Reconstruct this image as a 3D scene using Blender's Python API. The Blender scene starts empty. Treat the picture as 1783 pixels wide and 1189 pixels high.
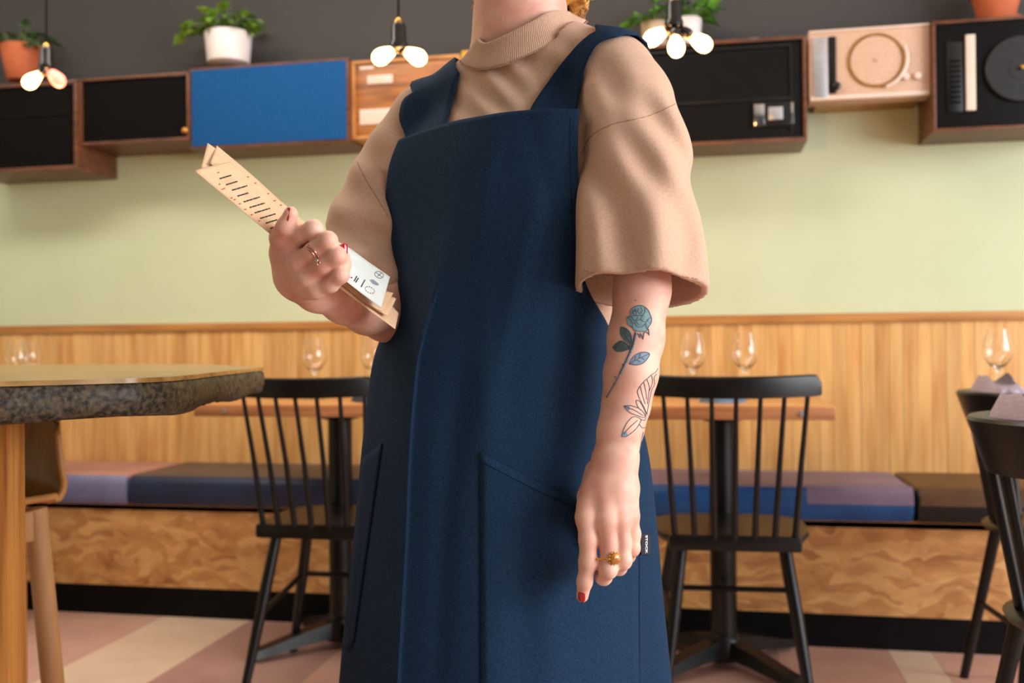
import bpy, bmesh, math, random
import numpy as np
from mathutils import Vector, Matrix, Euler
from mathutils.bvhtree import BVHTree
random.seed(7); rng = np.random.default_rng(7)
PI = math.pi
SC = bpy.context.scene
COL = SC.collection

# ------------------------------------------------------------------ camera
CH = 0.95
FPX = 1783*35/36.0
def unit(v): return v/np.linalg.norm(v)
_roll, _pitch = 0.010, 0.0032
TH = math.atan(0.196)                       # the view is turned this far from square-on to the back wall
def R2(x, y): return (x*math.cos(TH)-y*math.sin(TH), x*math.sin(TH)+y*math.cos(TH))
FWD = unit(np.array([0, 1, _pitch])); UPV = unit(np.array([_roll, -_pitch, 1.0]))
RGT = unit(np.cross(FWD, UPV)); UPV = np.cross(RGT, FWD)
FWD, UPV, RGT = [np.array([*R2(q[0], q[1]), q[2]]) for q in (FWD, UPV, RGT)]
CAM0 = np.array([0, 0, CH])
cd = bpy.data.cameras.new('camera'); cam = bpy.data.objects.new('camera', cd); COL.objects.link(cam)
cd.lens = 35; cd.sensor_width = 36; cd.clip_start = 0.05
cam.matrix_world = Matrix(((RGT[0], UPV[0], -FWD[0], 0), (RGT[1], UPV[1], -FWD[1], 0), (RGT[2], UPV[2], -FWD[2], CH), (0, 0, 0, 1)))
cd.dof.use_dof = True; cd.dof.focus_distance = 1.21; cd.dof.aperture_fstop = 4.5
SC.camera = cam
def ray(px, py):
    return FWD + RGT*((px-891.5)/FPX) - UPV*((py-594.5)/FPX)
def P(px, py, d): return CAM0 + ray(px, py)*d

# ------------------------------------------------------------------ light and exposure
w = bpy.data.worlds.new('world'); SC.world = w; w.use_nodes = True
w.node_tree.nodes['Background'].inputs[0].default_value = (0.80, 0.88, 1.0, 1)
w.node_tree.nodes['Background'].inputs[1].default_value = 0.07
SC.view_settings.view_transform = 'Standard'; SC.view_settings.look = 'None'
SC.view_settings.exposure = -0.14; SC.view_settings.gamma = 1.0; SC.view_settings.use_curve_mapping = False
def area(name, loc, target, sx, sy, energy, color):
    l = bpy.data.lights.new(name, 'AREA'); l.shape = 'RECTANGLE'; l.size = sx; l.size_y = sy; l.energy = energy; l.color = color
    o = bpy.data.objects.new(name, l); COL.objects.link(o); loc = (*R2(loc[0], loc[1]), loc[2]); target = (*R2(target[0], target[1]), target[2]); o.location = loc
    o.rotation_euler = (Vector(target)-Vector(loc)).to_track_quat('-Z', 'Y').to_euler()
    return o
area('window_daylight', (4.05, -0.10, 1.65), (-0.6, 1.55, 1.05), 3.0, 2.0, 250, (0.93, 0.96, 1.0))
area('front_daylight_fill', (3.3, -2.4, 1.65), (-0.6, 2.6, 1.05), 2.2, 1.9, 62, (0.97, 0.98, 1.0))  # added daylight fill from the front right, not a window of its own
area('added_overhead_fill', (-1.3, 2.35, 2.93), (-1.3, 2.8, 0.0), 3.2, 0.5, 58, (1.0, 0.93, 0.84))  # added fill that brightens the back wall and floor; no fixture hangs there

# ------------------------------------------------------------------ materials
def S(r, g, b):
    f = lambda c: (c/12.92 if c <= 0.04045 else ((c+0.055)/1.055)**2.4)
    return (f(r/255), f(g/255), f(b/255), 1)
def mat(name, c, rough=0.5, metal=0, var=None, bump=None, obj_rand=0, stretch=(1, 1, 1), spec=0.5, sss=0, emis=None, trans=0, coat=0, sheen=0, detail=4):
    """var = (noise scale, second colour, contrast low, high); bump = (scale, strength, distance)"""
    m = bpy.data.materials.new(name); m.use_nodes = True
    nt = m.node_tree; N = nt.nodes; L = nt.links; b = N['Principled BSDF']
    b.inputs['Base Color'].default_value = c; b.inputs['Roughness'].default_value = rough; b.inputs['Metallic'].default_value = metal
    b.inputs['Specular IOR Level'].default_value = spec
    if sss:
        b.inputs['Subsurface Weight'].default_value = sss; b.inputs['Subsurface Radius'].default_value = (1, 0.35, 0.2); b.inputs['Subsurface Scale'].default_value = 0.008
    if emis: b.inputs['Emission Color'].default_value = emis[0]; b.inputs['Emission Strength'].default_value = emis[1]
    if trans: b.inputs['Transmission Weight'].default_value = trans; b.inputs['IOR'].default_value = 1.45
    if coat: b.inputs['Coat Weight'].default_value = coat; b.inputs['Coat Roughness'].default_value = 0.15
    if sheen: b.inputs['Sheen Weight'].default_value = sheen
    tc = mp = None
    if var or bump:
        tc = N.new('ShaderNodeTexCoord'); mp = N.new('ShaderNodeMapping'); mp.inputs['Scale'].default_value = stretch
        if obj_rand:
            oi = N.new('ShaderNodeObjectInfo'); ad = N.new('ShaderNodeVectorMath'); ad.operation = 'ADD'
            mu = N.new('ShaderNodeMath'); mu.operation = 'MULTIPLY'; mu.inputs[1].default_value = 37.0
            L.new(oi.outputs['Random'], mu.inputs[0]); L.new(tc.outputs['Object'], ad.inputs[0]); L.new(mu.outputs[0], ad.inputs[1])
            L.new(ad.outputs[0], mp.inputs['Vector'])
        else: L.new(tc.outputs['Object'], mp.inputs['Vector'])
    src = None
    if var:
        n = N.new('ShaderNodeTexNoise'); n.inputs['Scale'].default_value = var[0]; n.inputs['Detail'].default_value = detail
        L.new(mp.outputs[0], n.inputs['Vector'])
        r = N.new('ShaderNodeValToRGB'); r.color_ramp.elements[0].position = var[2]; r.color_ramp.elements[1].position = var[3]
        r.color_ramp.elements[0].color = c; r.color_ramp.elements[1].color = var[1]
        L.new(n.outputs['Fac'], r.inputs[0]); src = r.outputs[0]
    if obj_rand:
        oi2 = N.new('ShaderNodeObjectInfo'); mr = N.new('ShaderNodeMapRange'); mr.inputs['To Min'].default_value = 1-obj_rand; mr.inputs['To Max'].default_value = 1+obj_rand
        L.new(oi2.outputs['Random'], mr.inputs['Value'])
        hv = N.new('ShaderNodeHueSaturation'); L.new(mr.outputs[0], hv.inputs['Value'])
        if src: L.new(src, hv.inputs['Color'])
        else: hv.inputs['Color'].default_value = c
        src = hv.outputs[0]
    if src: L.new(src, b.inputs['Base Color'])
    if bump:
        n2 = N.new('ShaderNodeTexNoise'); n2.inputs['Scale'].default_value = bump[0]; n2.inputs['Detail'].default_value = 3
        L.new(mp.outputs[0], n2.inputs['Vector'])
        bp = N.new('ShaderNodeBump'); bp.inputs['Strength'].default_value = bump[1]; bp.inputs['Distance'].default_value = bump[2]
        L.new(n2.outputs['Fac'], bp.inputs['Height']); L.new(bp.outputs[0], b.inputs['Normal'])
    return m
M = {}
M['green'] = mat('green_paint', S(200, 208, 172), 0.6, var=(3, S(194, 202, 164), .35, .7), bump=(60, .08, .002))
M['grey'] = mat('dark_grey_paint', S(64, 61, 59), 0.7, var=(2, S(58, 56, 55), .35, .7), bump=(60, .08, .002))
M['white'] = mat('white_paint', S(225, 222, 215), 0.7, var=(3, S(215, 212, 205), .3, .7))
M['plank'] = mat('wainscot_wood', S(220, 172, 108), 0.34, var=(5, S(188, 126, 64), .42, .78), stretch=(6, 6, .55), obj_rand=.09, bump=(30, .08, .002))
M['rail'] = mat('rail_wood', S(192, 134, 70), 0.4, var=(6, S(160, 100, 50), .4, .7), stretch=(.5, 6, 6))
M['osb'] = mat('chipboard', S(214, 160, 98), 0.55, var=(13, S(136, 84, 46), .40, .72), stretch=(.8, 1, 1.5), bump=(30, .2, .003), detail=6)
M['black'] = mat('black_lacquer', S(9, 9, 9), 0.34, var=(20, S(13, 12, 12), .4, .6), spec=.4)
M['matblack'] = mat('black_matte', S(6, 5, 5), 0.6, var=(20, S(9, 8, 8), .4, .6), spec=.15)
M['cloth_black'] = mat('black_speaker_cloth', S(12, 10, 9), 0.9, var=(160, S(18, 15, 13), .4, .6), spec=.1)
M['blue_cloth'] = mat('blue_speaker_cloth', S(22, 84, 142), 0.85, var=(90, S(16, 72, 128), .35, .7), spec=.2)
M['walnut'] = mat('walnut_case', S(112, 66, 42), 0.4, var=(14, S(78, 44, 28), .4, .65), stretch=(1, 4, 6))
M['radiowood'] = mat('radio_wood', S(176, 112, 56), 0.4, var=(10, S(128, 76, 38), .4, .65), stretch=(.6, 3, 5))
M['radiorim'] = mat('radio_rim', S(205, 142, 80), 0.4, var=(10, S(180, 118, 60), .4, .65))
M['ivory'] = mat('ivory_plastic', S(226, 205, 190), 0.4, var=(12, S(220, 198, 182), .4, .6))
M['yellow'] = mat('yellow_lacquer', S(226, 172, 40), 0.4, var=(8, S(216, 160, 34), .4, .6))
M['pink'] = mat('pink_vinyl', S(210, 174, 148), 0.5, var=(150, S(198, 162, 136), .4, .6))
M['chrome'] = mat('chrome', S(215, 215, 215), 0.15, 1, var=(20, S(205, 205, 205), .4, .6))
M['silver'] = mat('brushed_silver', S(205, 205, 210), 0.35, .8, var=(30, S(190, 190, 195), .4, .6), stretch=(1, 1, 8))
M['vinyl'] = mat('black_platter', S(22, 22, 24), 0.3, var=(20, S(28, 28, 30), .4, .6))
M['terracotta'] = mat('terracotta', S(196, 104, 62), 0.75, var=(14, S(176, 88, 50), .35, .7))
M['ceramic'] = mat('white_ceramic', S(232, 222, 220), 0.35, var=(10, S(226, 214, 212), .4, .6))
M['beigepot'] = mat('beige_ceramic', S(205, 178, 150), 0.5, var=(10, S(190, 162, 134), .4, .6))
M['soil'] = mat('soil', S(50, 36, 26), 0.9, var=(60, S(30, 22, 16), .4, .6))
M['leaf'] = mat('pothos_leaf', S(110, 150, 52), 0.4, var=(25, S(176, 190, 84), .5, .75), obj_rand=.25)
M['darkleaf'] = mat('dark_leaf', S(62, 92, 56), 0.45, var=(25, S(96, 120, 76), .5, .75), obj_rand=.3)
M['greenleaf'] = mat('bright_leaf', S(76, 132, 44), 0.4, var=(25, S(120, 170, 60), .5, .75), obj_rand=.25)
M['stem'] = mat('plant_stem', S(110, 140, 60), 0.5, var=(25, S(90, 120, 50), .4, .6))
M['bulb'] = mat('warm_bulb', (1, .8, .5, 1), 0.3, emis=((1, .62, .27, 1), 8.0))
M['redbulb'] = mat('red_bulb', (1, .3, .2, 1), 0.3, emis=((1, .22, .15, 1), 2.4))
M['bakelite'] = mat('black_bakelite', S(20, 18, 17), 0.25, var=(20, S(26, 24, 22), .4, .6))
M['brass'] = mat('brass', S(205, 150, 80), 0.3, 1, var=(20, S(190, 136, 70), .4, .6))
M['tabletop'] = mat('table_wood', S(204, 142, 76), 0.3, var=(7, S(172, 108, 52), .4, .7), stretch=(.6, 8, 8))
M['tableedge'] = mat('table_edge_wood', S(184, 124, 78), 0.45, var=(7, S(150, 92, 56), .4, .7), stretch=(.6, 8, 8))
M['slabtop'] = mat('slab_wood', S(176, 138, 76), 0.22, var=(5, S(136, 100, 52), .4, .7), stretch=(1, 9, 9))
M['bark'] = mat('dark_live_edge', S(92, 78, 58), 0.5, var=(130, S(34, 28, 21), .36, .62), spec=.35, bump=(90, .5, .003), detail=9)
M['legwood'] = mat('fir_leg', S(206, 138, 66), 0.45, var=(7, S(158, 92, 38), .42, .72), stretch=(9, 9, .5), bump=(20, .1, .002))
M['stoolwood'] = mat('pale_beech', S(214, 164, 112), 0.45, var=(8, S(198, 146, 94), .4, .7), stretch=(5, 5, .6))
M['ply'] = mat('moulded_ply', S(216, 152, 84), 0.4, var=(8, S(196, 132, 66), .4, .7), stretch=(5, 5, .6))
M['pinkfloor'] = mat('floor_pink', S(214, 170, 152), 0.45, var=(9, S(206, 160, 142), .35, .7), obj_rand=.04, bump=(200, .05, .001))
M['creamfloor'] = mat('floor_cream', S(232, 204, 178), 0.45, var=(9, S(224, 194, 168), .35, .7), obj_rand=.04, bump=(200, .05, .001))
M['mauvefloor'] = mat('floor_mauve', S(186, 146, 134), 0.45, var=(9, S(178, 138, 126), .35, .7), obj_rand=.04, bump=(200, .05, .001))
M['lav'] = mat('lavender_vinyl', S(122, 122, 160), 0.55, var=(9, S(112, 112, 150), .4, .6))
M['salmon'] = mat('salmon_vinyl', S(186, 138, 124), 0.5, var=(9, S(176, 128, 116), .4, .6))
M['navyv'] = mat('navy_vinyl', S(30, 44, 78), 0.5, var=(9, S(24, 36, 66), .4, .6))
M['taupe'] = mat('taupe_vinyl', S(92, 76, 72), 0.5, var=(9, S(82, 68, 64), .4, .6))
M['bluev'] = mat('blue_vinyl', S(26, 88, 156), 0.5, var=(9, S(22, 76, 140), .4, .6))
M['mauvev'] = mat('mauve_vinyl', S(134, 118, 146), 0.5, var=(9, S(124, 108, 136), .4, .6))
M['brownv'] = mat('brown_vinyl', S(96, 66, 38), 0.5, var=(9, S(84, 56, 32), .4, .6))
M['blackv'] = mat('black_vinyl', S(26, 26, 30), 0.45, var=(9, S(20, 20, 24), .4, .6))
M['lilac'] = mat('lilac_napkin', S(178, 164, 176), 0.85, var=(300, S(160, 146, 158), .4, .6), bump=(400, .2, .001))
M['bluenap'] = mat('slate_napkin', S(92, 116, 136), 0.85, var=(300, S(80, 102, 122), .4, .6))
M['darknap'] = mat('charcoal_napkin', S(60, 62, 74), 0.85, var=(300, S(50, 52, 62), .4, .6))
M['glass'] = mat('clear_glass', (1, 1, 1, 1), 0.0, trans=1.0)
M['skin'] = mat('skin', S(232, 186, 164), 0.48, var=(26, S(218, 158, 138), .40, .66), bump=(260, .12, .0008), sss=.06, spec=.4)
M['nail'] = mat('red_nail', S(176, 8, 24), 0.12, var=(20, S(166, 6, 20), .4, .6), coat=.6)
M['shirt'] = mat('tan_jersey', S(206, 171, 146), 0.85, var=(350, S(196, 160, 135), .35, .65), bump=(700, .25, .0006), spec=.2, sheen=.15)
M['seam'] = mat('tan_seam', S(184, 148, 118), 0.9, var=(350, S(150, 116, 90), .35, .65), spec=.1)
M['apron'] = mat('navy_canvas', S(29, 54, 81), 0.85, var=(420, S(22, 42, 65), .35, .65), bump=(900, .3, .0005), spec=.12)
M['thread'] = mat('navy_thread', S(20, 32, 52), 0.9, var=(300, S(16, 26, 44), .4, .6), spec=.1)
M['tag'] = mat('tag_black', S(20, 22, 30), 0.8, var=(300, S(26, 28, 36), .4, .6))
M['lettering'] = mat('white_lettering', S(225, 228, 232), 0.8, var=(300, S(215, 218, 222), .4, .6))
M['hair'] = mat('blonde_hair', S(206, 150, 72), 0.4, var=(60, S(150, 96, 40), .4, .65), spec=.4)
M['paper'] = mat('beige_paper', S(222, 186, 148), 0.8, var=(60, S(212, 174, 136), .35, .7))
M['whitepaper'] = mat('white_paper', S(208, 214, 210), 0.8, var=(60, S(200, 205, 200), .35, .7))
M['ink'] = mat('black_ink', S(44, 40, 40), 0.8, var=(60, S(54, 50, 50), .4, .6))
M['redink'] = mat('red_ink', S(190, 110, 96), 0.8, var=(60, S(180, 100, 88), .4, .6))
M['greyink'] = mat('grey_ink', S(128, 140, 146), 0.8, var=(60, S(120, 132, 138), .4, .6))
M['tat'] = mat('tattoo_line', S(92, 100, 112), 0.55, var=(200, S(104, 112, 122), .4, .6), spec=.3)
M['tatteal'] = mat('tattoo_teal', S(132, 164, 168), 0.55, var=(220, S(104, 140, 148), .4, .65), spec=.3)
M['tatdark'] = mat('tattoo_dark_green', S(74, 104, 106), 0.55, var=(220, S(96, 124, 124), .4, .65), spec=.3)
M['tatblue'] = mat('tattoo_blue', S(134, 152, 172), 0.55, var=(220, S(112, 134, 158), .4, .65), spec=.3)
M['amber'] = mat('amber_stone', S(214, 140, 40), 0.12, var=(120, S(150, 84, 20), .4, .6), coat=.8)
M['gold'] = mat('gold', S(226, 180, 96), 0.25, 1, var=(40, S(214, 166, 84), .4, .6))
M['rosegold'] = mat('rose_gold', S(222, 178, 160), 0.2, 1, var=(40, S(210, 166, 148), .4, .6))
M['shoe'] = mat('black_shoe', S(26, 24, 24), 0.5, var=(40, S(34, 32, 32), .4, .6))
M['eye'] = mat('eye_white', S(236, 232, 228), 0.2, var=(40, S(230, 224, 220), .4, .6))
M['iris'] = mat('iris', S(70, 96, 110), 0.2, var=(90, S(50, 70, 84), .4, .6))
M['lip'] = mat('lip', S(196, 104, 100), 0.4, var=(60, S(184, 92, 90), .4, .6))
M['pane'] = mat('window_pane', (1, 1, 1, 1), 0.0, trans=1.0)

def flakes(m):
    nt = m.node_tree; N = nt.nodes; L = nt.links; b = N['Principled BSDF']
    src = b.inputs['Base Color'].links[0].from_socket
    tc = N.new('ShaderNodeTexCoord'); nz = N.new('ShaderNodeTexNoise'); nz.inputs['Scale'].default_value = 7
    ad = N.new('ShaderNodeVectorMath'); ad.operation = 'MULTIPLY_ADD'; ad.inputs[1].default_value = (.16, .16, .16)
    L.new(tc.outputs['Object'], nz.inputs['Vector']); L.new(nz.outputs['Color'], ad.inputs[0]); L.new(tc.outputs['Object'], ad.inputs[2])
    mp = N.new('ShaderNodeMapping'); mp.inputs['Rotation'].default_value = (0, .5, 0); mp.inputs['Scale'].default_value = (14, 14, 42)
    L.new(ad.outputs[0], mp.inputs['Vector'])
    v = N.new('ShaderNodeTexVoronoi'); v.inputs['Scale'].default_value = 1.0; L.new(mp.outputs[0], v.inputs['Vector'])
    sp = N.new('ShaderNodeSeparateColor'); L.new(v.outputs['Color'], sp.inputs[0])
    r = N.new('ShaderNodeValToRGB'); r.color_ramp.elements[0].color = S(168, 106, 56); r.color_ramp.elements[1].color = S(238, 190, 124)
    e = r.color_ramp.elements.new(.5); e.color = S(214, 154, 90); L.new(sp.outputs[0], r.inputs[0])
    mx = N.new('ShaderNodeMix'); mx.data_type = 'RGBA'; mx.inputs[0].default_value = .55
    L.new(src, mx.inputs[6]); L.new(r.outputs[0], mx.inputs[7]); L.new(mx.outputs[2], b.inputs['Base Color'])
flakes(M['osb'])

# ------------------------------------------------------------------ mesh helpers
class MB:
    def __init__(s): s.v = []; s.f = []; s.mi = []
    def add(s, v, f, mi=0):
        o = len(s.v); s.v.extend([tuple(map(float, p)) for p in v]); s.f.extend([tuple(i+o for i in q) for q in f]); s.mi.extend([mi]*len(f)); return s
    def box(s, x0, x1, y0, y1, z0, z1, bev=0, mi=0):
        if bev <= 0:
            v = [(x, y, z) for x in (x0, x1) for y in (y0, y1) for z in (z0, z1)]
            return s.add(v, [(0, 1, 3, 2), (4, 6, 7, 5), (0, 4, 5, 1), (2, 3, 7, 6), (0, 2, 6, 4), (1, 5, 7, 3)], mi)
        bm = bmesh.new(); bmesh.ops.create_cube(bm, size=1)
        for q in bm.verts: q.co = Vector(((x0+x1)/2+q.co.x*(x1-x0), (y0+y1)/2+q.co.y*(y1-y0), (z0+z1)/2+q.co.z*(z1-z0)))
        bmesh.ops.bevel(bm, geom=bm.edges[:], offset=bev, segments=2, profile=.6, affect='EDGES')
        bm.verts.index_update(); s.add([q.co for q in bm.verts], [[q.index for q in f.verts] for f in bm.faces], mi); bm.free(); return s
    def tube(s, pts, rad, n=10, mi=0, cap=True):
        pts = [np.array(p, float) for p in pts]; m = len(pts)
        if not hasattr(rad, '__len__'): rad = [rad]*m
        t0 = unit(pts[1]-pts[0]); a = np.array([0, 0, 1.0]) if abs(t0[2]) < .9 else np.array([1.0, 0, 0])
        u = unit(np.cross(t0, a)); V = []; F = []
        for i in range(m):
            t = unit(pts[min(i+1, m-1)]-pts[max(i-1, 0)]); u = unit(u-t*np.dot(u, t)); ww = np.cross(t, u)
            for k in range(n):
                an = 2*PI*k/n; V.append(pts[i]+rad[i]*(math.cos(an)*u+math.sin(an)*ww))
        for i in range(m-1):
            for k in range(n): F.append((i*n+k, i*n+(k+1) % n, (i+1)*n+(k+1) % n, (i+1)*n+k))
        if cap: F.append(tuple(range(n))[::-1]); F.append(tuple(range((m-1)*n, m*n)))
        return s.add(V, F, mi)
    def lathe(s, prof, n=24, o=(0, 0, 0), mi=0, ax=None, close=False):
        """prof = [(r, z)]; ax = direction of the axis"""
        V = []; F = []; m = len(prof)
        if ax is not None: R = Vector((0, 0, 1)).rotation_difference(Vector(ax)).to_matrix()
        for r, z in prof:
            for k in range(n):
                q = Vector((r*math.cos(2*PI*k/n), r*math.sin(2*PI*k/n), z))
                if ax is not None: q = R @ q
                V.append((q.x+o[0], q.y+o[1], q.z+o[2]))
        for i in range(m-1 if not close else m):
            j = (i+1) % m
            for k in range(n): F.append((i*n+k, i*n+(k+1) % n, j*n+(k+1) % n, j*n+k))
        if not close:
            if prof[0][0] > 1e-6: F.append(tuple(range(n))[::-1])
            if prof[-1][0] > 1e-6: F.append(tuple(range((m-1)*n, m*n)))
        return s.add(V, F, mi)
    def prism(s, poly, z0, z1, mi=0):
        n = len(poly)
        return s.add([(x, y, z0) for x, y in poly]+[(x, y, z1) for x, y in poly],
                     [tuple(range(n))[::-1], tuple(range(n, 2*n))]+[(i, (i+1) % n, n+(i+1) % n, n+i) for i in range(n)], mi)
    def grid(s, G, mi=0):
        G = np.asarray(G, float); a, b = G.shape[:2]
        return s.add(G.reshape(-1, 3), [(i*b+j, i*b+j+1, (i+1)*b+j+1, (i+1)*b+j) for i in range(a-1) for j in range(b-1)], mi)
    def mesh(s, name, mats, smooth=True, angle=40):
        me = bpy.data.meshes.new(name); me.from_pydata(s.v, [], s.f)
        for m in (mats if isinstance(mats, (list, tuple)) else [mats]): me.materials.append(m)
        if any(s.mi): me.polygons.foreach_set('material_index', s.mi)
        bm = bmesh.new(); bm.from_mesh(me); bmesh.ops.remove_doubles(bm, verts=bm.verts, dist=1e-6)
        bmesh.ops.recalc_face_normals(bm, faces=bm.faces); bm.to_mesh(me); bm.free()
        if smooth:
            me.polygons.foreach_set('use_smooth', [True]*len(me.polygons))
            me.set_sharp_from_angle(angle=math.radians(angle))
        return me
def link(name, me, parent=None, loc=(0, 0, 0), rot=(0, 0, 0)):
    o = bpy.data.objects.new(name, me); COL.objects.link(o); o.parent = parent; o.location = loc; o.rotation_euler = rot; return o
def part(name, mb, mats, parent=None, smooth=True, angle=40, **k):
    return link(name, mb.mesh(name, mats, smooth, angle), parent, **k)
def thing(name, label, cat, loc=(0, 0, 0), rz=0, group=None):
    o = bpy.data.objects.new(name, None); COL.objects.link(o); o.location = loc; o.rotation_euler = (0, 0, rz); o.empty_display_size = .05
    tag(o, label, cat, group); return o
def tag(o, label, cat, group=None):
    o['label'] = label; o['category'] = cat
    if group: o['group'] = group
    return o
def dup(root, loc, rz, label, group=None):
    r = root.copy(); COL.objects.link(r); r.location = loc; r.rotation_euler = (0, 0, rz); r['label'] = label
    if group: r['group'] = group
    for ch in list(root.children):
        c = ch.copy(); COL.objects.link(c); c.parent = r
        for g in list(ch.children):
            d = g.copy(); COL.objects.link(d); d.parent = c
    return r
def struct(o): o['kind'] = 'structure'; return o
def empty_struct(name, loc=(0, 0, 0), rz=0):
    o = bpy.data.objects.new(name, None); COL.objects.link(o); o.location = loc; o.rotation_euler = (0, 0, rz); return struct(o)

# ------------------------------------------------------------------ wall frame: s along the wall, t out of it, h up
DW = 3.69*math.cos(TH)
EX = np.array([1.0, 0, 0]); NW = np.array([0, 1.0, 0]); RZ = 0.0
def W(s, t, h): return tuple(EX*s + NW*(DW-t) + np.array([0, 0, h]))
def ST(px, py, t):
    r = ray(px, py); k = (DW-t)/np.dot(r, NW); p = CAM0+r*k
    return float(np.dot(p, EX)), float(p[2])
def FL(px, py, h):
    """wall-frame (s, t) of the pixel on the horizontal plane at height h"""
    r = ray(px, py); k = (h-CH)/r[2]; p = CAM0+r*k
    return float(np.dot(p, EX)), DW-float(np.dot(p, NW))

# ------------------------------------------------------------------ room
SL, SR = -3.9, 4.5
ro = W(0, 0, 0)
struct(part('wall_back', MB().box(SL, SR, 0, .12, 0, 1.87, mi=0).box(SL, SR, 0, .12, 1.87, 3.0, mi=1), [M['green'], M['grey']], loc=ro, rot=(0, 0, RZ)))
struct(part('wall_left', MB().box(SL-.12, SL, -6.2, .12, 0, 1.87, mi=0).box(SL-.12, SL, -6.2, .12, 1.87, 3.0, mi=1), [M['green'], M['white']], loc=ro, rot=(0, 0, RZ)))
struct(part('ceiling', MB().box(SL-.12, SR+.12, -6.2, .12, 3.0, 3.1), M['white'], loc=ro, rot=(0, 0, RZ)))
wr = MB().box(SR, SR+.12, -6.2, .12, 0, .7).box(SR, SR+.12, -6.2, .12, 2.6, 3.0).box(SR, SR+.12, -1.2, .12, .7, 2.6).box(SR, SR+.12, -6.2, -5.6, .7, 2.6)
struct(part('wall_right', wr, M['white'], loc=ro, rot=(0, 0, RZ)))
wn = empty_struct('window_1', W(SR, 0, 0), RZ)
fr = MB()
for y in (-5.6, -4.5, -3.4, -2.3, -1.26): fr.box(.03, .09, y, y+.06, .7, 2.6)
fr.box(.03, .09, -5.6, -1.2, .7, .76).box(.03, .09, -5.6, -1.2, 2.54, 2.6)
part('frame', fr, M['matblack'], wn)
fl = empty_struct('floor', W(0, 0, 0), RZ)
part('floor_base', MB().box(SL, SR, -6.2, .12, -.1, -.012), M['white'], fl)
edges = [-3.9, -3.5, -3.1, -2.72, -2.34, -1.90, -1.57, -1.14, -.81, -.48, -.15, .20, .533, .66, .95, 1.28, 1.6, 1.95, 2.3, 2.7, 3.05, 3.4, 3.75, 4.1, 4.5]
cols = ['p', 'm', 'c', 'm', 'p', 'c', 'm', 'p', 'p', 'c', 'm', 'p', 'c', 'p', 'm', 'c', 'p', 'm', 'c', 'p', 'm', 'c', 'p', 'm']
for i in range(len(edges)-1):
    part('floor_plank', MB().box(edges[i]+.0008, edges[i+1]-.0008, -6.2, 0, -.012, 0), M[{'p': 'pinkfloor', 'm': 'mauvefloor', 'c': 'creamfloor'}[cols[i]]], fl, smooth=False)

# wainscot of narrow boards with a cap rail
HW = 1.035
wc = empty_struct('trim_1', W(0, 0, 0), RZ)
pw = .046
pm = [MB().box(.0005, pw-.0005, -.016-d, 0, .30, HW-.02, .0008).mesh('plank', M['plank'], False) for d in (0, .0008, .0016)]
n = int((SR-SL)/pw)
for i in range(n):
    link('wainscot_plank', pm[random.randrange(3)], wc, (SL+.004+i*pw, 0, 0))
part('cap_rail', MB().box(SL, SR, -.028, 0, HW-.02, HW+.012, .004), M['rail'], wc)

# bench: chipboard front with black kick plate, padded seats
BT = .43
bench = thing('banquette_bench', 'long built-in bench with a rough chipboard front and black kick plate along the wall', 'bench', W(0, 0, 0), RZ)
for i, (a, b) in enumerate(((-3.8, -2.6), (-2.6, -1.38), (-1.38, -.16), (-.16, 1.06), (1.06, 2.28), (2.28, 3.4), (3.4, 4.48))):
    part('chipboard_panel', MB().box(a+.001, b-.001, -BT+.03, -BT+.05, .105, .392), M['osb'], bench, smooth=False)
part('kick_plate', MB().box(-3.8, 4.48, -BT+.035, -BT+.06, 0, .105), M['matblack'], bench)
part('seat_board', MB().box(-3.8, 4.48, -BT+.03, -.02, .375, .398), M['osb'], bench)
def cushion(a, b, mf, mt, label, patch=None):
    o = thing('bench_cushion', label, 'cushion', W((a+b)/2, 0, .398), RZ, 'padded cushions along the bench')
    hw = (b-a)/2-.002; H = .105; y0, y1 = -BT, -.03
    prof = [(y1, 0), (y1, H-.01), (y1-.015, H)]
    R = .035
    for k in range(7):
        an = PI/2*k/6; prof.append((y0+R-R*math.sin(an), H-R+R*math.cos(an)))
    prof += [(y0, .02), (y0+.012, 0)]
    xs = [-hw, -hw+.006, -hw+.02, hw-.02, hw-.006, hw]; ins = [.012, .003, 0, 0, .003, .012]
    V = []; F = []; mi = []
    m = len(prof); cy, cz = (y0+y1)/2, H/2
    for x, q in zip(xs, ins):
        for (y, z) in prof: V.append((x, y-(q if y > cy else -q), z-(q if z > cz else -q)))
    mbt = MB(); mbf = MB()
    for i in range(5):
        for k in range(m):
            f = (i*m+k, i*m+(k+1) % m, (i+1)*m+(k+1) % m, (i+1)*m+k)
            mi.append(1 if k in (1, 2, 3, 4) else 0); F.append(f)
    F += [tuple(range(m)), tuple(range(5*m, 6*m))[::-1]]; mi += [0, 0]
    mb = MB(); mb.v = V; mb.f = F; mb.mi = mi
    part('padding', mb, [M[mf], M[mt]], o)
    if patch:
        x0, x1, mm = patch
        G = [[(x, y*1-(.0012 if k > 4 else 0), z+(.0012)) for k, (y, z) in enumerate(prof[3:9])]+[(x, y0-.0014, .052)] for x in np.linspace(x0, x1, 4)]
        part('fabric_panel', MB().grid(G), M[mm], o)
    return o
cushion(-3.75, -2.02, 'lav', 'salmon', 'lavender front bench cushion with a salmon pink top, behind the pale wooden stool')
cushion(-2.02, -.92, 'navyv', 'taupe', 'dark navy bench cushion with a brown-grey top behind the spindle chair beside the slab table')
cushion(-.92, -.30, 'lav', 'mauvev', 'short lavender bench cushion mostly hidden behind the apron')
cushion(-.30, .615, 'bluev', 'mauvev', 'bright blue bench cushion with a mauve top behind the chair under the two wine glasses', (.14, .452, 'mauvev'))
cushion(1.95, 4.46, 'navyv', 'taupe', 'navy bench cushion at the far right end, past the black and brown one')
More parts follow.
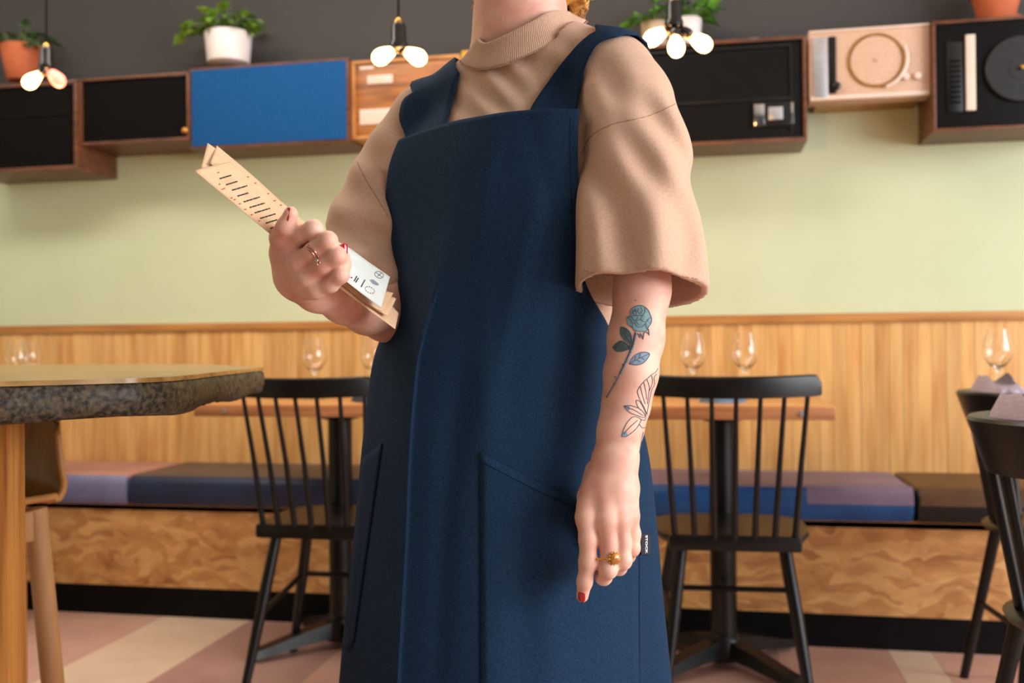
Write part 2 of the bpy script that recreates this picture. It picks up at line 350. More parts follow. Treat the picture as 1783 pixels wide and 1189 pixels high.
cushion(.615, 1.95, 'blackv', 'brownv', 'black bench cushion with a brown top next to the bright blue one', (-.655, -.235, 'brownv'))

# ------------------------------------------------------------------ wall cabinets
def cab_at(name, label, cat, x0, x1, yt, yb, t, xm=None):
    """front face seen between x0..x1, yt..yb when it stands t out of the wall"""
    xm = (x0+x1)/2 if xm is None else xm
    s0, _ = ST(x0, (yt+yb)/2, t); s1, _ = ST(x1, (yt+yb)/2, t)
    _, ht = ST(xm, yt, t); _, hb = ST(xm, yb, t)
    o = thing(name, label, cat, W((s0+s1)/2, 0, hb), RZ, None)
    return o, (s1-s0)/2, ht-hb
def case(o, hw, H, t, m, th=.014, inner='cloth_black', rec=.012):
    mb = MB().box(-hw, hw, -t, 0, 0, th, .002).box(-hw, hw, -t, 0, H-th, H, .002).box(-hw, -hw+th, -t, 0, th, H-th, .002).box(hw-th, hw, -t, 0, th, H-th, .002)
    mb.box(-hw+th, hw-th, -.02, -.004, th, H-th)
    part('case', mb, M[m], o)
    return part('front_panel', MB().box(-hw+th, hw-th, -t+rec, -t+rec+.02, th, H-th, .003), M[inner], o)
# 1 far left
o, hw, H = cab_at('speaker_cabinet', 'black-fronted speaker in a brown case at the far left, below the terracotta pot', 'speaker', -70, 134, 143, 297, .26, 60)
case(o, hw, H, .26, 'walnut')
part('front_rib', MB().box(-hw+.02, hw-.02, -.253, -.243, H*.62, H*.625+.004), M['matblack'], o)
# 2
o, hw, H = cab_at('speaker_cabinet', 'low black speaker cabinet between the far left speaker and the blue one', 'speaker', 137, 329, 131, 248, .245)
case(o, hw, H, .245, 'walnut', .010)
part('knob', MB().lathe([(.012, 0), (.012, .012), (.008, .016), (0, .017)], 16, (hw-.02, -.233, .035), ax=(0, -1, 0)), M['brass'], o)
# 3
o, hw, H = cab_at('speaker_cabinet', 'speaker with a bright blue cloth front in a walnut case, white plant pot on top', 'speaker', 330, 607, 110, 253, .23)
case(o, hw, H, .23, 'walnut', .009, 'blue_cloth', -.004)
# 4 radio
o, hw, H = cab_at('tabletop_radio', 'honey brown wooden radio with pale dial plates, right of the blue speaker', 'radio', 612, 801, 100, 238, .20)
case(o, hw, H, .20, 'radiorim', .012, 'radiowood', .008)
kx = 2*hw/194
def q(px): return -hw+(px-612)*kx
kz = H/138
def qz(py): return H-(py-100)*kz
part('dial_plate', MB().box(q(640), q(686), -.196, -.19, qz(142), qz(127), .001), M['ivory'], o)
part('push_button_row', MB().box(q(626), q(760), -.198, -.19, qz(213), qz(186), .001), M['ivory'], o)
part('badge', MB().box(q(626), q(652), -.195, -.19, qz(116), qz(110), .001), M['ivory'], o)
for k in range(6): part('button', MB().box(q(690+k*11), q(698+k*11), -.202, -.197, qz(208), qz(191), .001), M['walnut'], o)
# yellow case
o, hw, H = cab_at('yellow_radio', 'yellow lacquered set showing only its top corner beside the shirt collar', 'radio', 804, 935, 84, 215, .19)
case(o, hw, H, .19, 'yellow', .012, 'yellow', .006)
part('speaker_cloth', MB().box(-hw+.03, hw-.03, -.188, -.182, .03, H-.08, .002), M['ivory'], o)
# 5 black right
o, hw, H = cab_at('record_console', 'black-fronted record console in a walnut case behind the raised shoulder', 'record player', 1085, 1405, 67, 249, .22, 1300)
case(o, hw, H, .22, 'walnut', .012, 'matblack', .010)
kx = 2*hw/327
q = lambda px: -hw+(px-1085)*kx
kz = H/182
qz = lambda py: H-(py-67)*kz
for (a, b, c, d) in ((1110, 1385, 172, 176), (1110, 1385, 80, 84)): part('groove_rib', MB().box(q(a), q(b), -.2155, -.205, qz(d), qz(c), .0008), M['black'], o)
part('groove_rib', MB().box(q(1383), q(1387), -.2155, -.205, qz(232), qz(80), .0008), M['black'], o)
wnd = part('display_window', MB().box(q(1318), q(1390), -.219, -.205, qz(222), qz(180), .002), M['black'], o)
part('chrome_plate', MB().box(q(1320), q(1338), -.223, -.215, qz(219), qz(183), .001), M['chrome'], wnd)
part('chrome_plate', MB().box(q(1345), q(1370), -.223, -.215, qz(211), qz(189), .001), M['silver'], wnd)
part('chrome_strip', MB().box(q(1384), q(1388), -.223, -.215, qz(219), qz(183), .0006), M['chrome'], wnd)
C5 = (o, hw, H)
# 6 pink player
o, hw, H = cab_at('pink_record_player', 'pink portable record player hung on the wall between two black ones', 'record player', 1408, 1620, 46, 172, .20)
part('case', MB().box(-hw, hw, -.20, -.12, 0, H, .006), M['pink'], o)
part('wall_bracket', MB().box(-hw+.03, hw-.02, -.12, 0, .004, .03, .002), M['brass'], o)
part('lid_rim', MB().box(-hw+.004, hw-.004, -.204, -.199, .004, .016, .001), M['ivory'], o)
part('lid_rim', MB().box(-hw+.004, hw-.004, -.204, -.199, H-.010, H-.004, .001), M['ivory'], o)
kx = 2*hw/215; q = lambda px: -hw+(px-1408)*kx
kz = H/126; qz = lambda py: H-(py-46)*kz
part('silver_strip', MB().box(q(1416), q(1442), -.205, -.198, qz(166), qz(60), .001), M['silver'], o)
bs = part('tuner_strip', MB().box(q(1444), q(1457), -.206, -.198, qz(160), qz(60), .001), M['black'], o)
part('tuner_knob', MB().lathe([(.013, 0), (.013, .012), (.009, .015), (0, .016)], 20, (q(1457), -.204, qz(148)), ax=(0, -1, 0)), M['black'], bs)
R = 49*kx
part('platter', MB().lathe([(R*.92, 0), (R*.92, .004), (R*.5, .006), (.006, .006), (.004, .012), (0, .012)], 48, (q(1528), -.199, qz(106)), ax=(0, -1, 0)), M['pink'], o)
part('platter_ring', MB().lathe([(R*.94, 0), (R*.94, .006), (R*1.03, .006), (R*1.03, 0)], 48, (q(1528), -.199, qz(106)), ax=(0, -1, 0), close=True), M['brass'], o)
arm = [(q(1528)+1.10*R*math.cos(a), -.212, qz(106)+1.10*R*math.sin(a)) for a in np.linspace(.45, -1.25, 12)]
part('tone_arm', MB().tube(arm, .0055, 8), M['ivory'], o)
for px in (1579, 1600): part('knob', MB().lathe([(.0115, 0), (.0115, .01), (.008, .014), (0, .015)], 20, (q(px), -.20, qz(138)), ax=(0, -1, 0)), M['ivory'], o)
# 7 black player right
o, hw, H = cab_at('black_record_player', 'black record player with a large platter and white slider bar at the far right', 'record player', 1624, 1890, 32, 226, .23, 1700)
case(o, hw, H, .23, 'walnut', .010, 'matblack', .006)
kx = 2*hw/267; q = lambda px: -hw+(px-1623)*kx
kz = H/194; qz = lambda py: H-(py-32)*kz
part('slider_bar', MB().box(q(1682), q(1699), -.236, -.224, qz(192), qz(60), .002), M['ivory'], o)
fp = part('fader_panel', MB().box(q(1648), q(1677), -.229, -.222, qz(193), qz(70), .001), M['black'], o)
for k in range(9): part('fader_rib', MB().box(q(1653), q(1673), -.232, -.228, qz(178-k*9), qz(174-k*9), .0005), M['cloth_black'], fp)
R = 62*kx
pl = part('platter', MB().lathe([(R, 0), (R, .012), (R*.97, .015), (R*.35, .015), (R*.34, .017), (.005, .017), (.004, .024), (0, .024)], 56, (q(1778), -.224, qz(124)), ax=(0, -1, 0)), M['vinyl'], o)
part('spindle', MB().lathe([(.006, 0), (.006, .012), (0, .013)], 16, (q(1778), -.207-.035, qz(124)), ax=(0, -1, 0)), M['brass'], pl)
C7 = (o, hw, H)
# small white dish on the console
s, h = ST(1312, 62, .12)
d = tag(part('white_dish', MB().lathe([(.03, 0), (.05, .006), (.055, .014), (.052, .014), (.045, .008), (0, .006)], 28), M['ceramic'], loc=W(s, .12, C5[0].location.z+C5[2])), 'small white dish lying on top of the black console by the three-bulb lamp', 'dish')

# ------------------------------------------------------------------ plants
def leaf_mesh(name, L, wd, m, fold=.25):
    prof = [0, .55, .9, 1.0, .85, .55, .2, 0.0]
    G = []
    for i, p in enumerate(prof):
        u = i/(len(prof)-1); z = -.35*L*u*u
        G.append([(k*wd*.5*p, u*L, z+abs(k)*wd*.5*p*fold) for k in (-1, -.5, 0, .5, 1)])
    return MB().grid(G).mesh(name, m, True, 180)
def plant(o, zc, mats, nleaf, L, wd, spread, trail=(), rise=.05):
    lm = leaf_mesh('leaf', L, wd, M[mats])
    st = MB()
    for i in range(nleaf):
        a = random.uniform(0, 2*PI); r = spread*math.sqrt(random.random()); el = random.uniform(.1, 1.0)
        p = np.array([r*math.cos(a), r*math.sin(a), zc+rise*random.uniform(.1, 1)*(1.2-r/spread*.7)])
        base = np.array([.02*math.cos(a), .02*math.sin(a), zc-.012])
        st.tube([base, (base+p)/2+np.array([0, 0, .015]), p], .0013, 5)
        lf = link('leaf', lm, o, tuple(p), (random.uniform(-.4, .7), random.uniform(-.4, .4), a-PI/2+random.uniform(-.6, .6)))
        k = random.uniform(.75, 1.15); lf.scale = (k, k, k)
    for (dx, dy, dz) in trail:
        e = np.array([dx, dy, zc+dz]); b = np.array([.02*np.sign(dx), 0, zc-.005]); mid = (b+e)/2+np.array([0, 0, .03])
        pts = [b, mid, e]; st.tube(pts, .0016, 5)
        for k in range(5):
            u = .3+.7*k/4; p = (1-u)**2*b+2*u*(1-u)*mid+u*u*e
            lf = link('leaf', lm, o, tuple(p), (random.uniform(-.3, .3), random.uniform(-.4, .4), math.atan2(dy, dx)-PI/2+random.uniform(-.8, .8)))
    part('stems', st, M['stem'], o)
def pot(name, label, px, py, t, r0, r1, H, m, rim=None, saucer=False, zb=None):
    s, h = ST(px, py, t)
    o = thing(name, label, 'plant', W(s, t, h if zb is None else zb), RZ)
    rr = r1
    prof = [(0, 0), (r0*.92, 0), (r0, .004), (r1, H-.004), (r1-.002, H), (r1-.007, H), (r1-.010, H-.03), (0, H-.03)]
    if rim: prof = [(0, 0), (r0*.95, 0), (r0, .004), (r1-.004, H-rim), (r1+.004, H-rim), (r1+.005, H), (r1-.004, H), (r1-.008, H-.03), (0, H-.03)]
    z0 = .012 if saucer else 0
    part('pot', MB().lathe([(r, z+z0) for r, z in prof], 32), M[m], o)
    if saucer: part('saucer', MB().lathe([(0, 0), (r0*1.25, 0), (r0*1.4, .018), (r0*1.33, .018), (r0*1.2, .006), (0, .006)], 32), M[m], o)
    part('soil', MB().lathe([(0, H-.02+z0), (r1-.012, H-.022+z0)], 24), M['soil'], o)
    return o, H+z0
o, H = pot('potted_pothos', 'white ceramic pot with a trailing pale green pothos on the blue speaker', 398, 112, .13, .078, .088, .115, 'ceramic')
plant(o, H, 'leaf', 40, .062, .046, .095, ((-.17, -.02, -.005), (-.155, .03, .03), (-.13, -.05, .03), (.10, -.02, .03)), .10)
o, H = pot('potted_fern', 'terracotta pot with a dark leafy plant at the far left behind the red bulb', 37, 141, .15, .052, .078, .135, 'terracotta', rim=None)
plant(o, H, 'darkleaf', 30, .07, .04, .09, ((-.12, 0, .02), (.09, -.06, -.02)), .09)
zb5 = C5[0].location.z+C5[2]
o, H = pot('potted_herb', 'white pot with bright green leaves on the black console behind the three-bulb lamp', 1197, 60, .13, .042, .050, .105, 'ceramic', zb=zb5)
plant(o, H, 'greenleaf', 34, .055, .035, .075, ((.09, -.02, .01), (.07, .02, -.01)), .08)
o, H = pot('potted_herb', 'beige pot with green leaves beside the white pot on the black console', 1140, 62, .13, .042, .048, .10, 'beigepot', zb=zb5)
plant(o, H, 'greenleaf', 24, .055, .035, .075, ((-.08, -.02, .0),), .08)
o, H = pot('potted_plant', 'terracotta pot on a saucer above the black record player at the far right', 1735, 32, .13, .055, .08, .12, 'terracotta', rim=.03, saucer=True, zb=C7[0].location.z+C7[2])
plant(o, H, 'greenleaf', 26, .06, .04, .08, (), .09)

# ------------------------------------------------------------------ pendant lamps
BL = [(.0, 0), (.012, 0), (.0125, .012)] 
bulb_prof = [(r*.80, z*.82) for r, z in [(.0115, .0), (.014, .006), (.0215, .026), (.0250, .041), (.0245, .052), (.019, .064), (.010, .0705), (0, .0725)]]
def pendant(label, px, ysock, Y, bulbs):
    top = P(px, ysock, Y)
    o = thing('pendant_lamp', label, 'lamp', tuple(top), 0, 'bare bulb pendant lamps')
    part('cord', MB().tube([(0, 0, 0), (0, 0, 3.0-top[2])], .0028, 8), M['matblack'], o)
    part('ceiling_rose', MB().lathe([(0, 3.0-top[2]), (.045, 3.0-top[2]), (.04, 2.98-top[2]), (.008, 2.965-top[2]), (0, 2.965-top[2])], 24), M['matblack'], o)
    part('cord_collar', MB().lathe([(.004, .012), (.010, .006), (.011, -.004), (.004, -.008)], 16), M['brass'], o)
    part('socket', MB().lathe([(0, 0), (.014, -.002), (.0175, -.008), (.0185, -.045), (.022, -.05), (.022, -.062), (.012, -.068), (0, -.068)], 24), M['bakelite'], o)
    for (bx, by, dpt, m) in bulbs:
        c = P(bx, by, Y+dpt)-top
        root = np.array([0, 0, -.058]); d = unit(c-root)
        hold = part('bulb_holder', MB().lathe([(.009, .0), (.013, .012), (.0135, .024), (.012, .027)], 20, tuple(c-d*.056), ax=tuple(d)), M['bakelite'], o)
        part('screw_cap', MB().lathe([(.011, 0), (.0115, .004), (.0105, .007), (.0115, .010), (.011, .013)], 16, tuple(c-d*.036), ax=tuple(d)), M['brass'], hold)
        part('bulb', MB().lathe(bulb_prof, 28, tuple(c-d*.028), ax=tuple(d)), M[m], o)
    l = bpy.data.lights.new('lamp_glow', 'POINT'); l.energy = 2.2*len(bulbs); l.color = (1, .55, .22); l.shadow_soft_size = .05
    lo = bpy.data.objects.new('lamp_glow', l); COL.objects.link(lo); lo.parent = o; lo.location = (0, .05, -.18)
pendant('hanging lamp with two glowing warm bulbs in front of the wooden radio', 694, 40, 2.35, ((669, 96, -.01, 'bulb'), (722, 97, -.01, 'bulb')))
pendant('hanging lamp with three glowing warm bulbs beside the raised shoulder', 1173, 1, 2.35, ((1142, 63, .01, 'bulb'), (1177, 79, -.035, 'bulb'), (1219, 73, .0, 'bulb')))
pendant('hanging lamp at the far left with one warm and one reddish bulb', 81, 82, 2.75, ((57, 139, -.02, 'bulb'), (97, 135, .0, 'redbulb')))

# ------------------------------------------------------------------ cafe tables
TT = .785
def cafe_table(label, s, t, hw, dep, rzx=0, ang=.6):
    o = thing('cafe_table', label, 'table', W(s, t, 0), RZ+rzx)
    nb = 5
    top = part('tabletop', MB().box(-hw, hw, -dep/2, dep/2, TT-.036, TT, .004), [M['tabletop']], o)
    for sy in (-1, 1): part('edge_strip', MB().box(-hw+.003, hw-.003, sy*dep/2-(.002 if sy > 0 else .004), sy*dep/2+(.004 if sy > 0 else .002), TT-.036, TT-.004, .001), M['tableedge'], top)
    for k in (-.5, .5): part('bolt_head', MB().lathe([(.007, 0), (.007, .003), (0, .004)], 12, (k*hw*1.4, -dep/2-.004, TT-.02), ax=(0, -1, 0)), M['silver'], top)
    part('top_plate', MB().lathe([(0, TT-.037), (.11, TT-.037), (.105, TT-.048), (.05, TT-.066), (0, TT-.066)], 8), M['black'], o)
    part('column', MB().lathe([(.038, .085), (.038, TT-.06)], 24), M['black'], o)
    part('hub', MB().lathe([(0, .02), (.05, .022), (.055, .04), (.052, .085), (.04, .10), (0, .10)], 24), M['black'], o)
    for k in range(4):
        a = ang+k*PI/2; c, sn = math.cos(a), math.sin(a); f = MB()
        prof = [(.03, .035, .085), (.12, .03, .07), (.24, .016, .042), (.285, .012, .034), (.30, .014, .024)]
        G = []
        for (r, z0, z1) in prof:
            wv = .030-.02*r*.4; ring = [(-wv, z0), (-wv*.8, z1), (wv*.8, z1), (wv, z0)]
            G.append([(r*c-y*sn, r*sn+y*c, z) for (y, z) in ring])
        V = [p for g in G for p in g]; F = []
        for i in range(len(prof)-1):
            for j in range(4): F.append((i*4+j, i*4+(j+1) % 4, (i+1)*4+(j+1) % 4, (i+1)*4+j))
        F += [(3, 2, 1, 0), tuple(range(16, 20))]
        f.add(V, F); ft = part('foot', f, M['black'], o)
        part('levelling_foot', MB().lathe([(.012, 0), (.014, .006), (.008, .012), (.006, .02)], 12, (.285*c, .285*sn, 0)), M['chrome'], ft)
    return o
def glass(label, s, t, z=TT):
    prof = [(0, .001), (.033, .001), (.034, .003), (.010, .006), (.0045, .012), (.0038, .03), (.0038, .075), (.008, .085), (.024, .098), (.036, .116), (.0395, .132), (.037, .155), (.030, .182), (.0275, .194),
            (.0268, .194), (.0293, .182), (.0363, .155), (.0387, .132), (.0352, .117), (.0232, .0995), (.006, .090), (0, .088)]
    return tag(part('wine_glass', MB().lathe(prof, 36), M['glass'], loc=W(s, t, z)), label, 'glass', 'wine glasses on the tables')
def napkin(label, s, t, m, z=TT, k=1.0, rz=0):
    mb = MB()
    # folded cloth standing as a low cone with a pleat
    V = []; n = 28
    for j, (r, h) in enumerate(((.052, 0), (.045, .02), (.03, .045), (.006, .062))):
        for i in range(n):
            a = 2*PI*i/n; rr = r*(1+.22*math.sin(3*a+.5)+.08*math.sin(7*a)); V.append((rr*math.cos(a)*1.35*k, rr*math.sin(a)*.8*k, h*k*(1+.2*math.sin(2*a))))
    F = [(j*n+i, j*n+(i+1) % n, (j+1)*n+(i+1) % n, (j+1)*n+i) for j in range(3) for i in range(n)]+[tuple(range(3*n, 4*n)), tuple(range(n))[::-1]]
    mb.add(V, F)
    return tag(part('napkin', mb, M[m], loc=W(s, t, z), rot=(0, 0, RZ+rz), angle=70), label, 'napkin')
def at(px, py, h=TT): return FL(px, py, h)
cafe_table('light wood cafe table on a black pedestal set with two wine glasses', .04, .625, .28, .70, 0, .785)
cafe_table('light wood cafe table on a black pedestal between slab table and apron', -1.15, .615, .33, .64, 0, .785)
cafe_table('cafe table on a black pedestal at the far left behind the slab table', -2.62, .70, .32, .62, 0, .3)
cafe_table('cafe table at the far right edge with lilac napkins and tub chairs', 1.23, 1.35, .36, 1.35, 0, .6)
def glass_px(label, px, ytop, Y):
    p = P(px, 600, Y); s = float(np.dot(p, EX)); t = DW-float(np.dot(p, NW)); return glass(label, s, t)
glass_px('wine glass on the right-hand table, nearer to the tattooed arm', 1206, 577, 2.92)
glass_px('wine glass on the right-hand table, farther from the tattooed arm', 1297, 577, 2.90)
glass_px('wine glass above the spindle chair beside the slab table', 547, 572, 3.12)
glass_px('wine glass half hidden behind the left edge of the apron', 648, 572, 3.2)
glass_px('leftmost wine glass, standing behind the slab table edge', 30, 577, 3.25)
glass_px('wine glass just to the right of the leftmost one, behind the slab table', 52, 577, 3.45)
glass_px('wine glass at the far right beyond the tub chairs', 1737, 640, 2.75)
def nap_px(label, px, Y, m, k=1, z=TT):
    p = P(px, 600, Y); return napkin(label, float(np.dot(p, EX)), DW-float(np.dot(p, NW)), m, z, k)
nap_px('slate blue napkin between the two wine glasses on the right-hand table', 1254, 2.75, 'bluenap', .8)
nap_px('dark folded napkin on the middle table beside the apron', 650, 2.95, 'darknap', 1.0)
nap_px('dark napkin just above the slab table edge, nearer to the far left glasses', 115, 3.3, 'darknap', .62)
nap_px('lilac-grey napkin just above the slab table edge, farther from the far left glasses', 153, 3.3, 'lilac', .62)

# ------------------------------------------------------------------ spindle chairs
def spindle_chair(label, loc, rz):
    o = thing('spindle_chair', label, 'chair', loc, rz, None)
    # local: back towards -y
    def outline(k, dz=0):
        pts = []
        for a in np.linspace(0, 2*PI, 40, endpoint=False):
            x = math.cos(a); y = math.sin(a); x = math.copysign(abs(x)**.62, x); y = math.copysign(abs(y)**.62, y)
            wv = .205+.010*y; pts.append((x*wv*k, y*.195*k+.01))
        return pts
    mb = MB(); V = []
    layers = [(.82, .423), (.95, .431), (1.0, .444), (.985, .454), (.9, .457), (.5, .451), (.1, .449)]
    for k, z in layers: V += [(x, y, z) for x, y in outline(k)]
    F = [(j*40+i, j*40+(i+1) % 40, (j+1)*40+(i+1) % 40, (j+1)*40+i) for j in range(6) for i in range(40)]+[tuple(range(40))[::-1], tuple(range(240, 280))]
    mb.add(V, F); part('seat', mb, M['black'], o)
    part('seat_rail', MB().box(-.165, .165, -.200, -.165, .424, .464, .010), M['black'], o)
    xs = np.linspace(-1, 1, 7)
    for x in xs:
        b = np.array([x*.148, -.180-.012*(1-x*x), .45]); t = np.array([x*.175, -.245-.055*(1-x*x), .83])
        part('spindle', MB().tube([b, b*.5+t*.5+np.array([0, .006, 0]), t], [.0085, .0070, .0055], 10), M['black'], o)
    G = []
    xs = np.linspace(-1, 1, 33)
    for x in xs:
        e = max(0, abs(x)-.90)/.10; yb = -.250-.060*(1-x*x); X = x*.205; drop = .020*(1-math.sqrt(max(0, 1-e*e)))
        zt = .868-drop+.004*x*x; zb = .815+.004*x*x+drop*.1
        ring = [(yb-.011, zb), (yb-.014, (zb+zt)/2), (yb-.013, zt-.004), (yb-.008, zt), (yb+.002, zt), (yb+.007, zt-.004), (yb+.008, (zb+zt)/2), (yb+.009, zb)]
        G.append([(X, y, z) for y, z in ring])
    V = [p for g in G for p in g]; m = 8
    F = [(i*m+j, i*m+(j+1) % m, (i+1)*m+(j+1) % m, (i+1)*m+j) for i in range(32) for j in range(m)]+[tuple(range(m)), tuple(range(32*m, 33*m))[::-1]]
    part('top_rail', MB().add(V, F), M['black'], o)
    legs = {}
    for sx in (-1, 1):
        for sy in (-1, 1):
            a = np.array([sx*(.13 if sy < 0 else .145), sy*.13, .43]); b = np.array([sx*(.185 if sy < 0 else .218), -.235 if sy < 0 else .165, 0.0])
            legs[sx, sy] = (a, b)
            lg = part('leg', MB().tube([a, a*.6+b*.4, b], [.0150, .0170, .0120], 14), M['black'], o)
            part('glide', MB().lathe([(.012, 0), (.0125, .006), (.010, .008)], 12, tuple(b)), M['matblack'], lg)
    pt = lambda k, u: legs[k][0]*(1-u)+legs[k][1]*u
    for sx in (-1, 1): part('stretcher', MB().tube([pt((sx, -1), .52), pt((sx, 1), .42)], .0085, 10), M['black'], o)
    part('stretcher', MB().tube([pt((-1, 1), .42), pt((1, 1), .42)], .0080, 10), M['black'], o)
    return o
p = P(1272, 600, 2.41); s_, t_ = float(np.dot(p, EX)), DW-float(np.dot(p, NW))
ch = spindle_chair('black spindle-back chair at the table with two wine glasses, right of the apron', W(s_, t_-.29, 0), RZ+.04)
q2 = R2(-.512, 2.905)
dup(ch, (q2[0], q2[1], 0), RZ-.01, 'black spindle-back chair between the slab table and the apron')
dup(ch, W(-2.53, 1.02, 0), RZ-.12, 'black spindle-back chair mostly hidden behind the pale stool')

# ------------------------------------------------------------------ tub chairs at the far right
def tub_chair(label, loc, rz):
    o = thing('tub_chair', label, 'chair', loc, rz)
    # local: back towards -x, opening +x
    ang = np.linspace(PI*.50, PI*1.50, 41); G = []
    for a in ang:
        e = abs(a-PI)/(PI*.50); r = .25; drop = .03*max(0, e-.72)/.28
        c, sn = math.cos(a), math.sin(a)
        zt = .815-drop; zb = .718+.012*max(0, e-.72)/.28
        ri, rt = r-.030, r
        ring = [(rt-.014, zb), (rt+.002, zt-.006), (rt-.003, zt), (ri+.004, zt+.001), (ri, zt-.006), (ri-.012, zb)]
        ring = [(q-.0, z) for q, z in ring]
        lean = lambda z: (z-.815)*.16
        G.append([((q+lean(z))*c*1.02, (q+lean(z))*sn*.92, z) for q, z in ring])
    V = [p for g in G for p in g]; m = 6; k = len(ang)
    F = [(i*m+j, i*m+(j+1) % m, (i+1)*m+(j+1) % m, (i+1)*m+j) for i in range(k-1) for j in range(m)]+[tuple(range(m)), tuple(range((k-1)*m, k*m))[::-1]]
    part('back_band', MB().add(V, F), M['black'], o)
    part('seat', MB().lathe([(0, .443), (.16, .443), (.19, .453), (.195, .463), (.185, .470), (.1, .464), (0, .463)], 40), M['black'], o)
    for a in np.linspace(PI*.6, PI*1.4, 7):
        c, sn = math.cos(a), math.sin(a)
        part('spindle', MB().tube([(.165*c, .16*sn, .46), (.218*c, .198*sn, .745)], [.010, .0095], 12), M['black'], o)
    for sx in (-1, 1):
        for sy in (-1, 1): part('leg', MB().tube([(sx*.12, sy*.12, .45), (sx*.19, sy*.19, 0)], [.016, .012], 12), M['black'], o)
    part('stretcher', MB().tube([(-.155, -.155, .22), (-.155, .155, .22)], .008, 10), M['black'], o)
    part('stretcher', MB().tube([(.155, -.155, .22), (.155, .155, .22)], .008, 10), M['black'], o)
    part('stretcher', MB().tube([(-.155, 0, .22), (.155, 0, .22)], .008, 10), M['black'], o)
    return o
def chair_px(px, Y): 
    q = P(px, 600, Y); return (q[0], q[1], 0)
tc = tub_chair('black tub chair with a curved band back, nearer one at the far right edge', chair_px(1958, 1.72), RZ+.25)
tc2 = dup(tc, chair_px(1848, 2.60), RZ+.1, 'black tub chair with a curved band back, farther one at the right edge')
def folded_cloth(label, chair, m):
    # a lilac napkin folded into pleats and tucked upright behind the curved back
    V = []; n = 60; lay = np.linspace(0, 1, 10)
    for u in lay:
        for i in range(n):
            a = 2*PI*i/n; x = math.copysign(abs(math.cos(a))**.7, math.cos(a)); y = math.copysign(abs(math.sin(a))**.7, math.sin(a))
            top = 1+.16*math.sin(2.6*y+.9)+.12*abs(math.sin(3.3*y+x))
            wr = 1+.05*math.sin(9*a+u*3)+.04*math.sin(5*a)
            g = 1-.45*max(0, u-.7)/.3
            V.append((x*.055*g*wr, y*.105*wr*(1-.12*u), u*.100*(1+(top-1)*u)))
    F = [(j*n+i, j*n+(i+1) % n, (j+1)*n+(i+1) % n, (j+1)*n+i) for j in range(9) for i in range(n)]+[tuple(range(n))[::-1], tuple(range(9*n, 10*n))]
    a = chair.rotation_euler.z; ox, oy = -.158, .0
    loc = (chair.location.x+ox*math.cos(a)-oy*math.sin(a), chair.location.y+ox*math.sin(a)+oy*math.cos(a), .735)
    return tag(part('folded_cloth', MB().add(V, F), M[m], loc=loc, rot=(0, 0, a), angle=70), label, 'cloth')
folded_cloth('lilac folded cloth tucked inside the curved back of the nearer tub chair', tc, 'lilac')
folded_cloth('lilac folded cloth tucked inside the curved back of the farther tub chair', tc2, 'lilac')

# ------------------------------------------------------------------ slab table on the left with its stool
ST_H = .910
slab = thing('slab_table', 'thick wooden slab table with a dark rough live edge at the left', 'table', (*R2(-1.0, 1.8), 0), TH)
poly = [(-1.45, .86), (-1.15, .99), (-.90, 1.12), (-.75, 1.20), (-.65, 1.255), (-.56, 1.305), (-.505, 1.345), (-.478, 1.40), (-.474, 1.48), (-.481, 1.575), (-.487, 1.70), (-.490, 1.80), (-.494, 1.90), (-.497, 2.0), (-.60, 2.18), (-.80, 2.48), (-1.1, 2.64), (-1.5, 2.66), (-1.95, 2.3), (-1.95, 1.2)]
def resample(poly, n):
    a = np.array(poly+[poly[0]], float); d = np.r_[0, np.cumsum(np.linalg.norm(np.diff(a, axis=0), axis=1))]
    u = np.linspace(0, d[-1], n, endpoint=False); return np.c_[np.interp(u, d, a[:, 0]), np.interp(u, d, a[:, 1])]
pr = resample(poly, 300)-np.array([-1.0, 1.8])
cen = pr.mean(0)
mb = MB(); V = []
lay = [(0.985, .0), (.993, .003), (.998, .008), (1.0, .020), (1.0, .034), (.998, .044), (.995, .0465)]
for k, z in lay:
    for i, pnt in enumerate(pr):
        j = math.sin(i*.9)*.25+math.sin(i*2.3+z*300)*.35+random.uniform(-.5, .5)
        amp = .0035 if 0 < z < .045 else .0008
        rr = unit(np.array([*(pnt-cen), 0]))[:2]
        zz = z+(.003*math.sin(i*.35)+random.uniform(-.0012, .0012) if z < .03 else 0)
        V.append((*(cen+(pnt-cen)*k+rr*amp*j), ST_H-.0535+zz))
m = 300
F = [(a*m+i, a*m+(i+1) % m, (a+1)*m+(i+1) % m, (a+1)*m+i) for a in range(len(lay)-1) for i in range(m)]+[tuple(range(m))[::-1]]
mb.add(V, F); part('live_edge', mb, M['bark'], slab, angle=60)
top = [(cen+(q_-cen)*.9985) for q_ in pr]
mbt = MB().prism([tuple(q_) for q_ in top], ST_H-.0065, ST_H); part('top_surface', mbt, M['slabtop'], slab)
def slableg(x0, x1, y0, y1): part('leg', MB().box(x0+1.0, x1+1.0, y0-1.8, y1-1.8, 0, ST_H-.05, .004), M['legwood'], slab)
slableg(-.86, -.722, 1.42, 1.475); slableg(-1.75, -1.62, 1.42, 1.475); slableg(-1.30, -1.20, 2.40, 2.455); slableg(-1.75, -1.62, 2.40, 2.455)
part('cross_rail', MB().box(-.75, .22, -.36, -.33, ST_H-.13, ST_H-.052, .003), M['legwood'], slab)

stool = thing('bar_stool', 'pale wooden bar stool with a moulded ply shell behind the slab table leg', 'stool', (*R2(-1.087, 1.86), 0), TH+math.radians(62))
